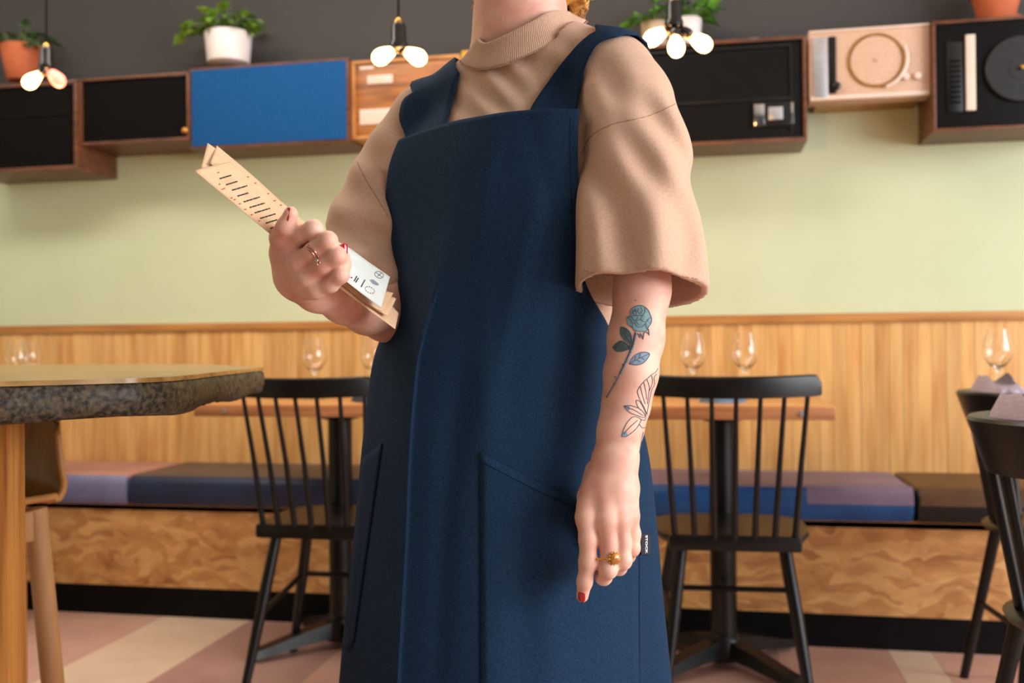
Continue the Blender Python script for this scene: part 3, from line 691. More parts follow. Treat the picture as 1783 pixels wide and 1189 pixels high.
# shell: seat pan turning up into a wrapped back on +x side (opens to -x)
def shell_pt(u, v):
    # u across -1..1 (y), v along: 0 front edge .. 1 top of back
    if v < .5:
        x = -.19+v*2*.33; z = .655+.004*(abs(u)**2)*8*.2; wv = .19
        x_ = x; 
    else:
        k = (v-.5)*2; a = min(k/.35, 1)*PI/2
        if k < .35: x_ = .14+.05*math.sin(a); z = .655+.05*(1-math.cos(a))
        else: x_ = .19+.028*(k-.35)/.65; z = .705+.125*(k-.35)/.65
        wv = .19-.02*k*k
    # wrap sides of the back forward
    wrap = max(0, v-.48)/.52
    x_ -= .085*wrap**.5*(abs(u)**2.2)*1.0
    z += .012*abs(u)**3*(1-wrap)
    if v > .9: z -= .05*max(0, abs(u)-.72)/.28*(v-.9)/.1
    return (x_, u*wv, z)
G = [[shell_pt(u, v) for u in np.linspace(-1, 1, 25)] for v in np.linspace(0, 1, 40)]
sh = part('seat_shell', MB().grid(G), M['ply'], stool, angle=180)
md = sh.modifiers.new('thick', 'SOLIDIFY'); md.thickness = .012; md.offset = 0
for sx in (-1, 1):
    for sy in (-1, 1):
        a = np.array([sx*.125, sy*.125, .645]); b = np.array([sx*.165, sy*.16, 0])
        part('leg', MB().tube([a, a*.5+b*.5, b], [.021, .021, .0165], 16), M['stoolwood'], stool)
for sy in (-1, 1): part('seat_rail', MB().box(-.13, .13, sy*.128-.011, sy*.128+.011, .585, .643, .004), M['stoolwood'], stool)
for sx in (-1, 1): part('seat_rail', MB().box(sx*.128-.011, sx*.128+.011, -.13, .13, .585, .643, .004), M['stoolwood'], stool)
part('foot_rail', MB().tube([(-.15, -.147, .24), (-.15, .147, .24)], .011, 10), M['stoolwood'], stool)
part('foot_rail', MB().tube([(.15, -.147, .24), (.15, .147, .24)], .011, 10), M['stoolwood'], stool)
# ------------------------------------------------------------------ signed distance modelling for the figure
def V3(px, py, d): return P(px, py, d)
class SDF:
    """smooth union of tapered limbs (a, b, ra, rb); every limb and the whole stay one skin"""
    def __init__(s, k): s.k = k; s.pr = []; s.post = None; s.kids = []; s.kk = .004
    def limb(s, *pts):
        """pts = ((px, py, depth, radius mm), ...) chained"""
        q = [(V3(p[0], p[1], p[2]), p[3]/1000) for p in pts]
        for a, b in zip(q[:-1], q[1:]): s.pr.append((a[0], b[0], a[1], b[1]))
        if len(q) == 1: s.pr.append((q[0][0], q[0][0]+np.array([0, 0, 1e-4]), q[0][1], q[0][1]))
        return s
    def wl(s, *pts):
        q = [(np.array(p[:3], float), p[3]/1000) for p in pts]
        for a, b in zip(q[:-1], q[1:]): s.pr.append((a[0], b[0], a[1], b[1]))
        if len(q) == 1: s.pr.append((q[0][0], q[0][0]+np.array([0, 0, 1e-4]), q[0][1], q[0][1]))
        return s
    def __call__(s, X, raw=False):
        d = s.core(X)
        for g in s.kids:
            lo, hi = g.bounds(.02); e = None
            m = np.all((X > lo.astype(np.float32)) & (X < hi.astype(np.float32)), -1)
            if m.any():
                h_ = g.core(X[m]); k = np.float32(s.kk); d0 = d[m]; h = np.maximum(k-np.abs(d0-h_), 0)/k; d[m] = np.minimum(d0, h_)-h*h*k*.25
        if s.post is not None and not raw: d = s.post(X, d)
        return d
    def kid(s, k, *pts):
        g = SDF(k).limb(*pts); s.kids.append(g); return g
    def core(s, X):
        d = None; k = s.k
        for a, b, ra, rb in s.pr:
            ba = (b-a).astype(np.float32); pa = X-a.astype(np.float32)
            t = np.clip(pa@ba/np.float32(ba@ba), 0, 1)
            pa -= t[..., None]*ba
            e = np.sqrt(np.einsum('...i,...i->...', pa, pa))-(np.float32(ra)+t*np.float32(rb-ra))
            if d is None: d = e
            else:
                h = np.maximum(k-np.abs(d-e), 0)/k
                d = np.minimum(d, e)-h*h*k*.25
        return d
    def bounds(s, m=.02):
        lo = np.min([np.minimum(a-ra, b-rb) for a, b, ra, rb in s.pr]+[np.minimum(a-rb, b-rb) for a, b, ra, rb in s.pr], 0)-m
        hi = np.max([np.maximum(a+ra, b+rb) for a, b, ra, rb in s.pr], 0)+m
        for g in s.kids:
            l2, h2 = g.bounds(m); lo = np.minimum(lo, l2); hi = np.maximum(hi, h2)
        return lo, hi
def surface_nets(f, lo, hi, h):
    nx, ny, nz = [int(math.ceil((b-a)/h))+1 for a, b in zip(lo, hi)]
    xs = (lo[0]+h*np.arange(nx)).astype(np.float32); ys = (lo[1]+h*np.arange(ny)).astype(np.float32); zs = (lo[2]+h*np.arange(nz)).astype(np.float32)
    v = np.empty((nx, ny, nz), np.float32)
    st = max(1, int(600000/(ny*nz)))
    for i in range(0, nx, st):
        X = np.stack(np.meshgrid(xs[i:i+st], ys, zs, indexing='ij'), -1); v[i:i+st] = f(X)
    sg = v < 0
    c = np.zeros((nx-1, ny-1, nz-1), np.int8)
    for dx in (0, 1):
        for dy in (0, 1):
            for dz in (0, 1): c += sg[dx:nx-1+dx, dy:ny-1+dy, dz:nz-1+dz]
    act = (c > 0) & (c < 8); I, J, K = np.nonzero(act); n = len(I)
    acc = np.zeros((n, 3)); cnt = np.zeros(n)
    cor = [(a, b, d) for a in (0, 1) for b in (0, 1) for d in (0, 1)]
    for p in cor:
        for ax in range(3):
            if p[ax] == 0:
                q = list(p); q[ax] = 1
                a = v[I+p[0], J+p[1], K+p[2]]; b = v[I+q[0], J+q[1], K+q[2]]; m = (a < 0) != (b < 0)
                t = a[m]/(a[m]-b[m]); o = np.zeros((m.sum(), 3)); o[:] = p; o[:, ax] += t
                acc[m] += o; cnt[m] += 1
    pos = acc/cnt[:, None]+np.c_[I, J, K]
    pos = pos*h+lo
    idx = -np.ones(act.shape, np.int32); idx[I, J, K] = np.arange(n)
    F = []
    for ax in range(3):
        a = [slice(0, -1) if i == ax else slice(None) for i in range(3)]; b = [slice(1, None) if i == ax else slice(None) for i in range(3)]
        m = sg[tuple(a)] != sg[tuple(b)]; E = np.argwhere(m)
        u, w2 = [i for i in range(3) if i != ax]
        ok = (E[:, u] > 0) & (E[:, w2] > 0) & (E[:, u] < v.shape[u]-1) & (E[:, w2] < v.shape[w2]-1); E = E[ok]
        def cell(du, dw):
            e = E.copy(); e[:, u] -= du; e[:, w2] -= dw; return idx[e[:, 0], e[:, 1], e[:, 2]]
        qd = np.c_[cell(1, 1), cell(0, 1), cell(0, 0), cell(1, 0)]
        flip = sg[tuple(E.T)] ^ (ax == 1); qd[~flip] = qd[~flip][:, ::-1]; F.append(qd)
    return pos, np.concatenate(F)
def np_mesh(name, pos, F, mats, smooth=True):
    me = bpy.data.meshes.new(name); me.vertices.add(len(pos)); me.vertices.foreach_set('co', np.ascontiguousarray(pos, np.float32).ravel())
    me.loops.add(F.size); me.loops.foreach_set('vertex_index', np.ascontiguousarray(F, np.int32).ravel())
    me.polygons.add(len(F)); me.polygons.foreach_set('loop_start', np.arange(0, F.size, 4, dtype=np.int32))
    me.update(calc_edges=True); me.validate()
    for m in (mats if isinstance(mats, (list, tuple)) else [mats]): me.materials.append(m)
    if smooth: me.polygons.foreach_set('use_smooth', [True]*len(me.polygons))
    return me
def wob(X, fr, ph):
    return np.sin(X[..., 0]*fr[0]+X[..., 1]*fr[1]+X[..., 2]*fr[2]+ph)
PB = np.array([*R2(0.0, 1.42), 0.0])
person = thing('person', 'person in a tan mock-neck shirt and navy apron holding a folded menu', 'person', tuple(PB))
def wpart(name, me_or_mb, mats=None, parent=None, smooth=True, angle=60, base=PB):
    """part given in room coordinates, put under the figure"""
    me = me_or_mb.mesh(name, mats, smooth, angle) if isinstance(me_or_mb, MB) else me_or_mb
    me.transform(Matrix.Translation(-Vector(base)))
    return link(name, me, parent if parent is not None else person)
def bvh_of(pos, F): return BVHTree.FromPolygons([tuple(p) for p in pos], [tuple(int(i) for i in f) for f in F])
def drape(bvh, px, py, off=.0):
    r = ray(px, py); d = Vector(unit(r)); h = bvh.ray_cast(Vector(CAM0), d)
    if h[0] is None: return None
    nn = h[1] if h[1].dot(d) < 0 else -h[1]
    return np.array(h[0]+nn*off)
def drape_tube(mb, bvh, pts, r, off=0., step=3.0, n=5):
    pts = np.array(pts, float); out = []
    for a, b in zip(pts[:-1], pts[1:]):
        k = max(1, int(np.linalg.norm(b-a)/step))
        for i in range(k): out.append(a+(b-a)*i/k)
    out.append(pts[-1]); q = [drape(bvh, x, y, off) for x, y in out]; run = []
    for p in q+[None]:
        if p is None:
            if len(run) > 1: mb.tube(run, r, n)
            run = []
        elif not run or np.linalg.norm(run[-1]-p) > 1e-5:
            if run and np.linalg.norm(run[-1]-p) > .03:
                if len(run) > 1: mb.tube(run, r, n)
                run = []
            run.append(p)
    return mb
def smooth_curve(pts, n=8):
    p = np.array(pts, float); out = []
    for i in range(len(p)-1):
        a, b, c, d = p[max(i-1, 0)], p[i], p[i+1], p[min(i+2, len(p)-1)]
        for t in np.linspace(0, 1, n, endpoint=False):
            out.append(.5*((2*b)+(-a+c)*t+(2*a-5*b+4*c-d)*t*t+(-a+3*b-3*c+d)*t**3))
    out.append(p[-1]); return np.array(out)
# ---- hands and forearms (fine skin)
dz = -.022
LH = SDF(.012)
def L(*pts): LH.limb(*[(x, y, z+dz, r) for x, y, z, r in pts])
def Lf(*pts): LH.kid(.006, *[(x, y, z+dz, r) for x, y, z, r in pts])
L((1122, 400, 1.262, 36), (1118, 505, 1.252, 33.5), (1107, 590, 1.245, 33), (1099, 650, 1.235, 30.5), (1091, 705, 1.230, 26), (1079, 755, 1.222, 20), (1072, 795, 1.214, 17.5))
L((1097, 650, 1.235, 26), (1072, 745, 1.222, 18.5), (1058, 800, 1.215, 16.5)); L((1099, 650, 1.235, 26), (1090, 745, 1.222, 18), (1084, 800, 1.215, 16.5))
L((1056, 800, 1.212, 15.5), (1036, 850, 1.202, 13), (1021, 898, 1.190, 12.0)); L((1068, 800, 1.207, 14.5), (1058, 850, 1.195, 12.5), (1053, 905, 1.182, 12))
L((1080, 800, 1.207, 14.5), (1079, 850, 1.196, 12.5), (1080, 907, 1.186, 11)); L((1089, 800, 1.212, 13.5), (1093, 850, 1.206, 11.5), (1096, 897, 1.197, 10.4))
L((1045, 830, 1.222, 15), (1036, 880, 1.215, 13), (1055, 880, 1.21, 14), (1085, 880, 1.212, 13))
Lf((1042, 822, 1.225, 17), (1026, 866, 1.235, 14), (1026, 905, 1.247, 11), (1033, 938, 1.25, 9))
Lf((1021, 880, 1.196, 12), (1021, 903, 1.187, 12.0), (1024, 940, 1.182, 10.2), (1024, 978, 1.178, 10.1), (1018, 1012, 1.183, 8.5), (1014, 1038, 1.190, 7.1))
Lf((1056, 885, 1.190, 12), (1057, 908, 1.181, 11.8), (1060, 950, 1.180, 9.9), (1059, 991, 1.175, 10.2), (1051, 1004, 1.196, 9.3), (1046, 990, 1.212, 8.2))
Lf((1079, 885, 1.193, 11), (1080, 908, 1.185, 11), (1085, 945, 1.184, 9.5), (1085, 976, 1.180, 9.6), (1078, 988, 1.204, 8.6), (1073, 968, 1.218, 7.6))
Lf((1095, 878, 1.202, 10.4), (1097, 898, 1.197, 10.2), (1102, 930, 1.202, 8.6), (1101, 955, 1.200, 8.5), (1094, 968, 1.220, 7.6), (1088, 952, 1.226, 7))
def lhpost(X, d):
    # tendons and knuckle creases on the back of the hand
    return d+.00035*wob(X, (900, 0, 260), 0)*np.exp(-((X[..., 2]-.735)/.03)**2)
LH.post = None
RH = SDF(.012)
rz_ = -.005
def Rr(*pts): RH.limb(*[(x, y, z+rz_, r) for x, y, z, r in pts])
def Rf(*pts): RH.kid(.006, *[(x, y, z+rz_, r) for x, y, z, r in pts])
Rr((700, 470, 1.44, 40), (672, 548, 1.40, 36), (640, 538, 1.345, 33), (600, 522, 1.285, 29.5), (562, 508, 1.245, 24), (528, 494, 1.215, 21))
Rr((545, 512, 1.235, 20), (514, 487, 1.205, 20), (503, 462, 1.192, 18)); 
Rr((508, 478, 1.198, 19), (500, 447, 1.180, 15), (505, 428, 1.168, 11)); Rr((512, 482, 1.195, 18), (511, 463, 1.172, 14.5), (517, 457, 1.162, 11.2))
Rr((520, 490, 1.196, 18), (525, 478, 1.172, 14), (530, 482, 1.162, 11)); Rr((528, 497, 1.2, 18), (540, 496, 1.178, 14), (546, 503, 1.166, 10))
Rf((503, 432, 1.171, 12.5), (506, 424, 1.163, 12.6), (524, 409, 1.150, 10.0), (546, 399, 1.138, 10.2), (557, 414, 1.160, 9.4), (540, 434, 1.180, 8.4))
Rf((515, 462, 1.163, 13), (521, 456, 1.155, 12.6), (546, 437, 1.139, 9.6), (571, 419, 1.128, 10.0), (580, 436, 1.152, 9.2), (556, 455, 1.176, 8.4))
Rf((528, 487, 1.162, 12.2), (535, 481, 1.155, 12), (562, 462, 1.139, 9.3), (587, 445, 1.130, 9.6), (592, 463, 1.153, 8.8), (570, 472, 1.174, 8))
Rf((545, 506, 1.166, 11.2), (551, 503, 1.159, 11), (576, 495, 1.149, 8.8), (593, 479, 1.140, 9.0), (598, 460, 1.144, 7.9), (599.5, 447, 1.150, 6.7))
Rf((500, 466, 1.197, 17), (492, 438, 1.180, 14), (490, 414, 1.163, 13), (498, 396, 1.147, 10.8), (506.5, 372, 1.140, 8.2))
Rr((497, 440, 1.175, 14), (506, 425, 1.167, 12))
# ---- whole body, coarse, under the clothes
B = SDF(.05)
B.limb((760, 215, 1.49, 40), (905, 125, 1.43, 48), (1065, 140, 1.325, 36))
B.limb((905, 130, 1.43, 55), (906, 60, 1.405, 49), (905, 0, 1.39, 47), (912, -60, 1.40, 50))
B.limb((820, 320, 1.47, 88), (965, 310, 1.39, 88)); B.limb((890, 320, 1.43, 95), (875, 600, 1.43, 95), (870, 760, 1.43, 110)); B.limb((800, 800, 1.46, 95), (950, 800, 1.41, 95))
B.limb((1065, 140, 1.325, 36), (1105, 300, 1.27, 37), (1118, 500, 1.235, 33)); B.limb((760, 215, 1.495, 36), (690, 380, 1.475, 36), (674, 545, 1.405, 33))
wx = lambda x, y, z, r: (*R2(x, y), z, r)
for sx, yy in ((-1, 1.45), (1, 1.40)):
    x0 = -.01+sx*.085
    B.wl(wx(x0, yy, .80, 80), wx(x0+sx*.005, yy-.01, .47, 54), wx(x0+sx*.01, yy+.005, .33, 53), wx(x0+sx*.012, yy+.015, .09, 36), wx(x0+sx*.012, yy+.02, .055, 33))
hc = V3(912, -165, 1.385)
hx = unit(np.array([*R2(-.55, -.83), 0])); hy = np.array([-hx[1], hx[0], 0]); hz = np.array([0, 0, 1.0])    # face direction, side, up
H_ = lambda f, s, u, r: (*(hc+hx*f+hy*s+hz*u), r)
HD = SDF(.013)
HD.wl(H_(-.035, 0, .035, 86), H_(.02, 0, .045, 78)); HD.wl(H_(.03, 0, -.02, 66), H_(.055, 0, -.075, 34), H_(.066, 0, -.092, 22))
for sd in (-1, 1):
    HD.wl(H_(.0, sd*.045, -.03, 34), H_(.05, sd*.022, -.085, 24)); HD.wl(H_(.062, sd*.036, -.018, 22), H_(.04, sd*.055, -.01, 20))
    HD.wl(H_(-.008, sd*.076, .012, 11), H_(-.004, sd*.078, -.018, 8))
HD.wl(H_(.090, 0, .012, 7), H_(.110, 0, -.024, 9)); HD.wl(H_(.098, -.011, -.028, 6), H_(.098, .011, -.028, 6)); HD.wl(H_(.088, -.018, -.058, 7), H_(.094, 0, -.057, 8), H_(.088, .018, -.058, 7))
HD.wl(H_(.080, -.04, .028, 9), H_(.092, -.012, .024, 8)); HD.wl(H_(.080, .04, .028, 9), H_(.092, .012, .024, 8))
HD.wl(H_(-.03, 0, -.02, 58), H_(-.02, 0, -.07, 50), (*V3(908, -20, 1.395), 50), (*V3(905, 20, 1.39), 47))
parts_ = []
for f, hvox in ((LH, .0016), (RH, .0016), (B, .007), (HD, .004)):
    lo, hi = f.bounds(); parts_.append(surface_nets(f, lo, hi, hvox))
skin_bvh_L = bvh_of(*parts_[0]); skin_bvh_R = bvh_of(*parts_[1])
off = 0; ps = []; fs = []
for p_, f_ in parts_: ps.append(p_); fs.append(f_+off); off += len(p_)
wpart('body', np_mesh('body', np.concatenate(ps), np.concatenate(fs), M['skin']))
# eyes, lips
for sd in (-1, 1):
    c = hc+hx*.0795+hy*sd*.031+hz*.006
    e = wpart('eye', MB().lathe([(0, -.012), (.008, -.009), (.012, 0), (.008, .009), (0, .012)], 20, tuple(c), ax=tuple(hx)), M['eye'])
    wpart('iris', MB().lathe([(.0055, .0095), (.004, .0118), (0, .0126)], 20, tuple(c), ax=tuple(hx)), M['iris'], e)
wpart('lips', MB().tube([hc+hx*.089+hy*-.024+hz*-.058, hc+hx*.099+hy*-.010+hz*-.0565, hc+hx*.1005+hz*-.058, hc+hx*.099+hy*.010+hz*-.0565, hc+hx*.089+hy*.024+hz*-.058], [.0015, .005, .0058, .005, .0015], 10), M['lip'])
# shoes
for sx, yy in ((-1, 1.45), (1, 1.40)):
    x0 = -.01+sx*.097; f = SDF(.03)
    f.wl(wx(x0, yy+.03, .040, 38), wx(x0+sx*.02, yy-.09, .034, 36), wx(x0+sx*.025, yy-.15, .028, 30)); f.wl(wx(x0, yy+.03, .05, 38), wx(x0, yy+.02, .085, 41))
    f.post = lambda X, d: np.maximum(d, .0005-X[..., 2])
    lo, hi = f.bounds(); wpart('shoe', np_mesh('shoe', *surface_nets(f, lo, hi, .005), M['shoe']))

# ---- apron: control net (px, py, depth); columns run left back -> left side -> front -> right side -> right back
NET = [
 [(698, 247, 1.415), (697, 245, 1.411), (697, 243, 1.405), (735, 228, 1.367), (792, 211, 1.318), (834, 203, 1.290), (878, 196, 1.270), (940, 190, 1.250), (1002, 190, 1.240), (1005, 191, 1.246), (1005, 192, 1.252), (1005, 193, 1.258)],
 [(680, 300, 1.420), (679, 300, 1.414), (679, 298, 1.408), (718, 290, 1.367), (780, 282, 1.308), (818, 276, 1.282), (874, 270, 1.260), (942, 266, 1.243), (1000, 266, 1.240), (1003, 266, 1.246), (1003, 267, 1.252), (1003, 268, 1.258)],
 [(674, 392, 1.430), (673, 391, 1.422), (674, 390, 1.412), (712, 385, 1.360), (773, 381, 1.298), (802, 378, 1.276), (868, 372, 1.247), (944, 370, 1.232), (1003, 370, 1.240), (1006, 370, 1.247), (1006, 371, 1.254), (1006, 372, 1.260)],
 [(690, 485, 1.48), (684, 482, 1.45), (679, 480, 1.420), (708, 480, 1.354), (760, 480, 1.286), (778, 480, 1.275), (860, 480, 1.242), (948, 480, 1.232), (1009, 480, 1.252), (1014, 480, 1.262), (1014, 482, 1.272), (1013, 484, 1.282)],
 [(760, 575, 1.58), (690, 572, 1.53), (668, 570, 1.448), (696, 570, 1.355), (741, 570, 1.276), (747, 570, 1.271), (855, 570, 1.238), (960, 570, 1.240), (1042, 570, 1.290), (1060, 570, 1.330), (1050, 572, 1.38), (1030, 574, 1.42)],
 [(790, 640, 1.60), (690, 640, 1.54), (648, 640, 1.446), (680, 640, 1.345), (725, 640, 1.265), (732, 640, 1.260), (852, 640, 1.230), (975, 640, 1.240), (1068, 640, 1.300), (1086, 640, 1.350), (1060, 640, 1.46), (1000, 640, 1.52)],
 [(790, 780, 1.62), (680, 780, 1.56), (631, 780, 1.446), (662, 780, 1.330), (713, 780, 1.245), (720, 780, 1.240), (850, 780, 1.213), (992, 780, 1.235), (1096, 780, 1.300), (1126, 780, 1.370), (1080, 780, 1.51), (1000, 780, 1.59)],
 [(780, 930, 1.64), (670, 930, 1.57), (617, 930, 1.446), (653, 930, 1.322), (707, 930, 1.232), (714, 930, 1.227), (850, 930, 1.200), (1002, 930, 1.230), (1112, 930, 1.300), (1144, 930, 1.375), (1095, 930, 1.53), (1000, 930, 1.62)],
 [(775, 1060, 1.65), (660, 1060, 1.58), (603, 1060, 1.448), (645, 1060, 1.318), (700, 1060, 1.224), (707, 1060, 1.219), (850, 1060, 1.192), (1004, 1060, 1.224), (1112, 1060, 1.298), (1156, 1060, 1.375), (1105, 1060, 1.54), (1000, 1060, 1.64)],
 [(770, 1189, 1.66), (650, 1189, 1.59), (591, 1189, 1.450), (637, 1189, 1.315), (693, 1189, 1.218), (700, 1189, 1.213), (850, 1189, 1.186), (1005, 1189, 1.220), (1113, 1189, 1.296), (1169, 1189, 1.378), (1115, 1189, 1.55), (1000, 1189, 1.66)],
 [(765, 1400, 1.67), (640, 1400, 1.60), (572, 1400, 1.452), (625, 1400, 1.312), (684, 1400, 1.210), (691, 1400, 1.205), (848, 1400, 1.178), (1008, 1400, 1.212), (1118, 1400, 1.292), (1190, 1400, 1.382), (1125, 1400, 1.56), (1000, 1400, 1.68)]]
net = np.array(NET)
def cr_axis(A, n):
    m = len(A); out = []
    for i in range(m-1):
        a, b, c, d = A[max(i-1, 0)], A[i], A[i+1], A[min(i+2, m-1)]
        for t in np.linspace(0, 1, n[i], endpoint=False): out.append(.5*((2*b)+(-a+c)*t+(2*a-5*b+4*c-d)*t*t+(-a+3*b-3*c+d)*t**3))
    out.append(A[-1]); return np.array(out)
g1 = cr_axis(net, [6, 8, 8, 8, 7, 12, 12, 10, 10, 10])
# columns: crease pair kept crisp by linear interpolation to both sides in depth
cols_ = cr_axis(np.swapaxes(g1, 0, 1), [5, 7, 8, 10, 3, 16, 14, 12, 8, 8, 5])
g2 = np.swapaxes(cols_, 0, 1)
G = np.array([[V3(*q) for q in row] for row in g2])
# soft hanging folds (real relief of the cloth)
fx, fy = g2[..., 0], g2[..., 1]
def gs(c, x0, y0, wx_, wy_): return np.exp(-((fx-x0-(fy-y0)*c)/wx_)**2-((fy-y0)/wy_)**2)
rel = (.0045*gs(-.22, 905, 480, 22, 190)+.004*gs(.06, 850, 690, 40, 120)-.0045*gs(-.12, 800, 720, 26, 160)+.0035*gs(-.1, 930, 640, 30, 150)-.003*gs(.25, 955, 330, 20, 110)
       +.003*gs(-.2, 845, 330, 16, 120)-.003*gs(.0, 905, 1050, 26, 200)+.003*gs(0, 960, 1080, 24, 200)-.003*gs(-.05, 770, 1000, 18, 260)+.0025*gs(.0, 1060, 1090, 18, 160))
Gd = G.copy(); toc = unit(-FWD); Gd += rel[..., None]*toc
ap = MB().grid(Gd); apr_pos, apr_F = np.array(ap.v), ap.f
apron_bvh = bvh_of(apr_pos, apr_F)
apron = wpart('apron', ap, M['apron'], person, angle=180)
md = apron.modifiers.new('thick', 'SOLIDIFY'); md.thickness = .0016; md.offset = 0
# ---- shirt
# how deep the apron lies at each direction, so the shirt stays under it
gx_, gy_ = np.arange(570, 1200, 6), np.arange(180, 880, 6)
zmap = np.full((len(gx_), len(gy_)), -9.0, np.float32)
for i_, x_ in enumerate(gx_):
    for j_, y_ in enumerate(gy_):
        h_ = drape(apron_bvh, x_, y_)
        if h_ is not None: zmap[i_, j_] = np.dot(h_-CAM0, FWD)
zraw = zmap.copy()
def _grow(z, n, st):
    for k_ in range(n):
        nb_ = np.full(z.shape, -9.0, np.float32); pad = np.pad(z, 1, constant_values=-9.0)
        for di in (0, 1, 2):
            for dj in (0, 1, 2):
                q_ = pad[di:di+z.shape[0], dj:dj+z.shape[1]]; nb_ = np.where((q_ > 0) & ((nb_ < 0) | (q_ > nb_)), q_, nb_)
        z = np.where(z > 0, z, np.where(nb_ > 0, nb_-st-.0012*k_, -9)).astype(np.float32)
    return z
zmap = _grow(zraw, 9, .003)
def behind_apron(X, zmap):
    e = X-CAM0.astype(np.float32); dp = np.maximum(e@FWD.astype(np.float32), .1)
    u = (891.5+FPX*(e@RGT.astype(np.float32))/dp-570)/6; v = (594.5-FPX*(e@UPV.astype(np.float32))/dp-180)/6
    ok = (u >= 0) & (v >= 0) & (u < len(gx_)-1) & (v < len(gy_)-1)
    i = np.clip(u.astype(int), 0, len(gx_)-2); j = np.clip(v.astype(int), 0, len(gy_)-2); fu = u-i; fv = v-j
    q = [zmap[i, j], zmap[i+1, j], zmap[i, j+1], zmap[i+1, j+1]]
    z = q[0]*(1-fu)*(1-fv)+q[1]*fu*(1-fv)+q[2]*(1-fu)*fv+q[3]*fu*fv
    good = ok & (np.minimum(np.minimum(q[0], q[1]), np.minimum(q[2], q[3])) > 0)
    return np.where(good, (z+.008-dp)*.8, -1).astype(np.float32)
T = SDF(.035)
T.limb((742, 214, 1.475, 46), (830, 171, 1.435, 48), (905, 150, 1.41, 54), (985, 117, 1.37, 53), (1045, 120, 1.333, 46))
T.limb((800, 330, 1.465, 104), (985, 315, 1.375, 106)); T.limb((840, 300, 1.40, 82), (955, 290, 1.36, 84)); T.limb((905, 195, 1.415, 92), (900, 330, 1.41, 100))
T.limb((810, 560, 1.45, 108), (950, 560, 1.405, 108)); T.limb((800, 790, 1.46, 118), (950, 790, 1.41, 118))
ts0 = len(T.pr)
SLV = SDF(.03)
SLV.limb((1078, 131, 1.312, 47), (1094, 185, 1.293, 54), (1106, 260, 1.272, 61), (1110, 330, 1.255, 64), (1112, 410, 1.243, 68), (1116, 500, 1.237, 74), (1118, 590, 1.237, 80))
SRV = SDF(.03)
SRV.limb((742, 210, 1.482, 49), (702, 290, 1.490, 59), (674, 360, 1.488, 65), (653, 420, 1.475, 70), (645, 480, 1.452, 70), (656, 535, 1.425, 58))
def cutplane(a, b, c, keep):
    a, b, c = [V3(*q) for q in (a, b, c)]; nn = unit(np.cross(b-a, c-a)); s = np.dot(V3(*keep)-a, nn)
    if s > 0: nn = -nn
    return a.astype(np.float32), nn.astype(np.float32)
LC = cutplane((1010, 500, 1.235), (1222, 512, 1.235), (1116, 541, 1.32), (1110, 300, 1.26))
RC = cutplane((566, 409, 1.40), (659, 580, 1.37), (585, 409, 1.52), (760, 350, 1.45))
def sminf(a, b, k):
    h = np.maximum(k-np.abs(a-b), 0)/k; return np.minimum(a, b)-h*h*k*.25
def fold(X, c, r, ax, amp, fr, ph):
    """soft folds around a spot c, running across direction ax"""
    c = V3(*c).astype(np.float32); e = X-c; g = np.exp(-np.einsum('...i,...i->...', e, e)/np.float32(r*r))
    return amp*g*np.sin((e@unit(np.array(ax, float)).astype(np.float32))*fr+ph)
side_ = np.array([*R2(1, 0), 0.0]); up_ = np.array([0, 0, 1.0]); dep_ = np.array([*R2(0, 1), 0.0])
def vaxis(a, b): return unit(a*side_+b*up_)
cb = [(804, 106, 1.385), (818, 117, 1.355), (840, 121, 1.335), (880, 112, 1.318), (930, 90, 1.315), (975, 65, 1.33), (1012, 42, 1.37), (1014, 36, 1.43), (960, 60, 1.48), (880, 90, 1.48), (820, 102, 1.44)]
ct = [(833, 64, 1.378), (838, 72, 1.358), (852, 73, 1.340), (885, 58, 1.325), (925, 37, 1.322), (958, 19, 1.335), (985, 19, 1.37), (985, 22, 1.415), (950, 35, 1.452), (890, 50, 1.452), (845, 60, 1.42)]
def closed_curve(pts, n):
    p = np.array([V3(*q) for q in pts]); m = len(p); out = []
    for u in np.linspace(0, m, n, endpoint=False):
        i = int(u); t = u-i; a, b, c, d = p[(i-1) % m], p[i % m], p[(i+1) % m], p[(i+2) % m]
        out.append(.5*((2*b)+(-a+c)*t+(2*a-5*b+4*c-d)*t*t+(-a+3*b-3*c+d)*t**3))
    return np.array(out)
def _plane_fit():
    q = np.array([V3(*t) for t in cb]); c = q.mean(0); n_ = np.linalg.svd(q-c)[2][2]; return c.astype(np.float32), (n_ if n_[2] > 0 else -n_).astype(np.float32)
def blend_l(X):      # 1 on the chest, 0 on the far sleeve
    e = X-CAM0.astype(np.float32); dp = np.maximum(e@FWD.astype(np.float32), .1); u = 891.5+FPX*(e@RGT.astype(np.float32))/dp
    return np.clip((u-690)/40, 0, 1)
NKc, NKa = _plane_fit(); NKc = NKc+NKa*np.float32(.003)
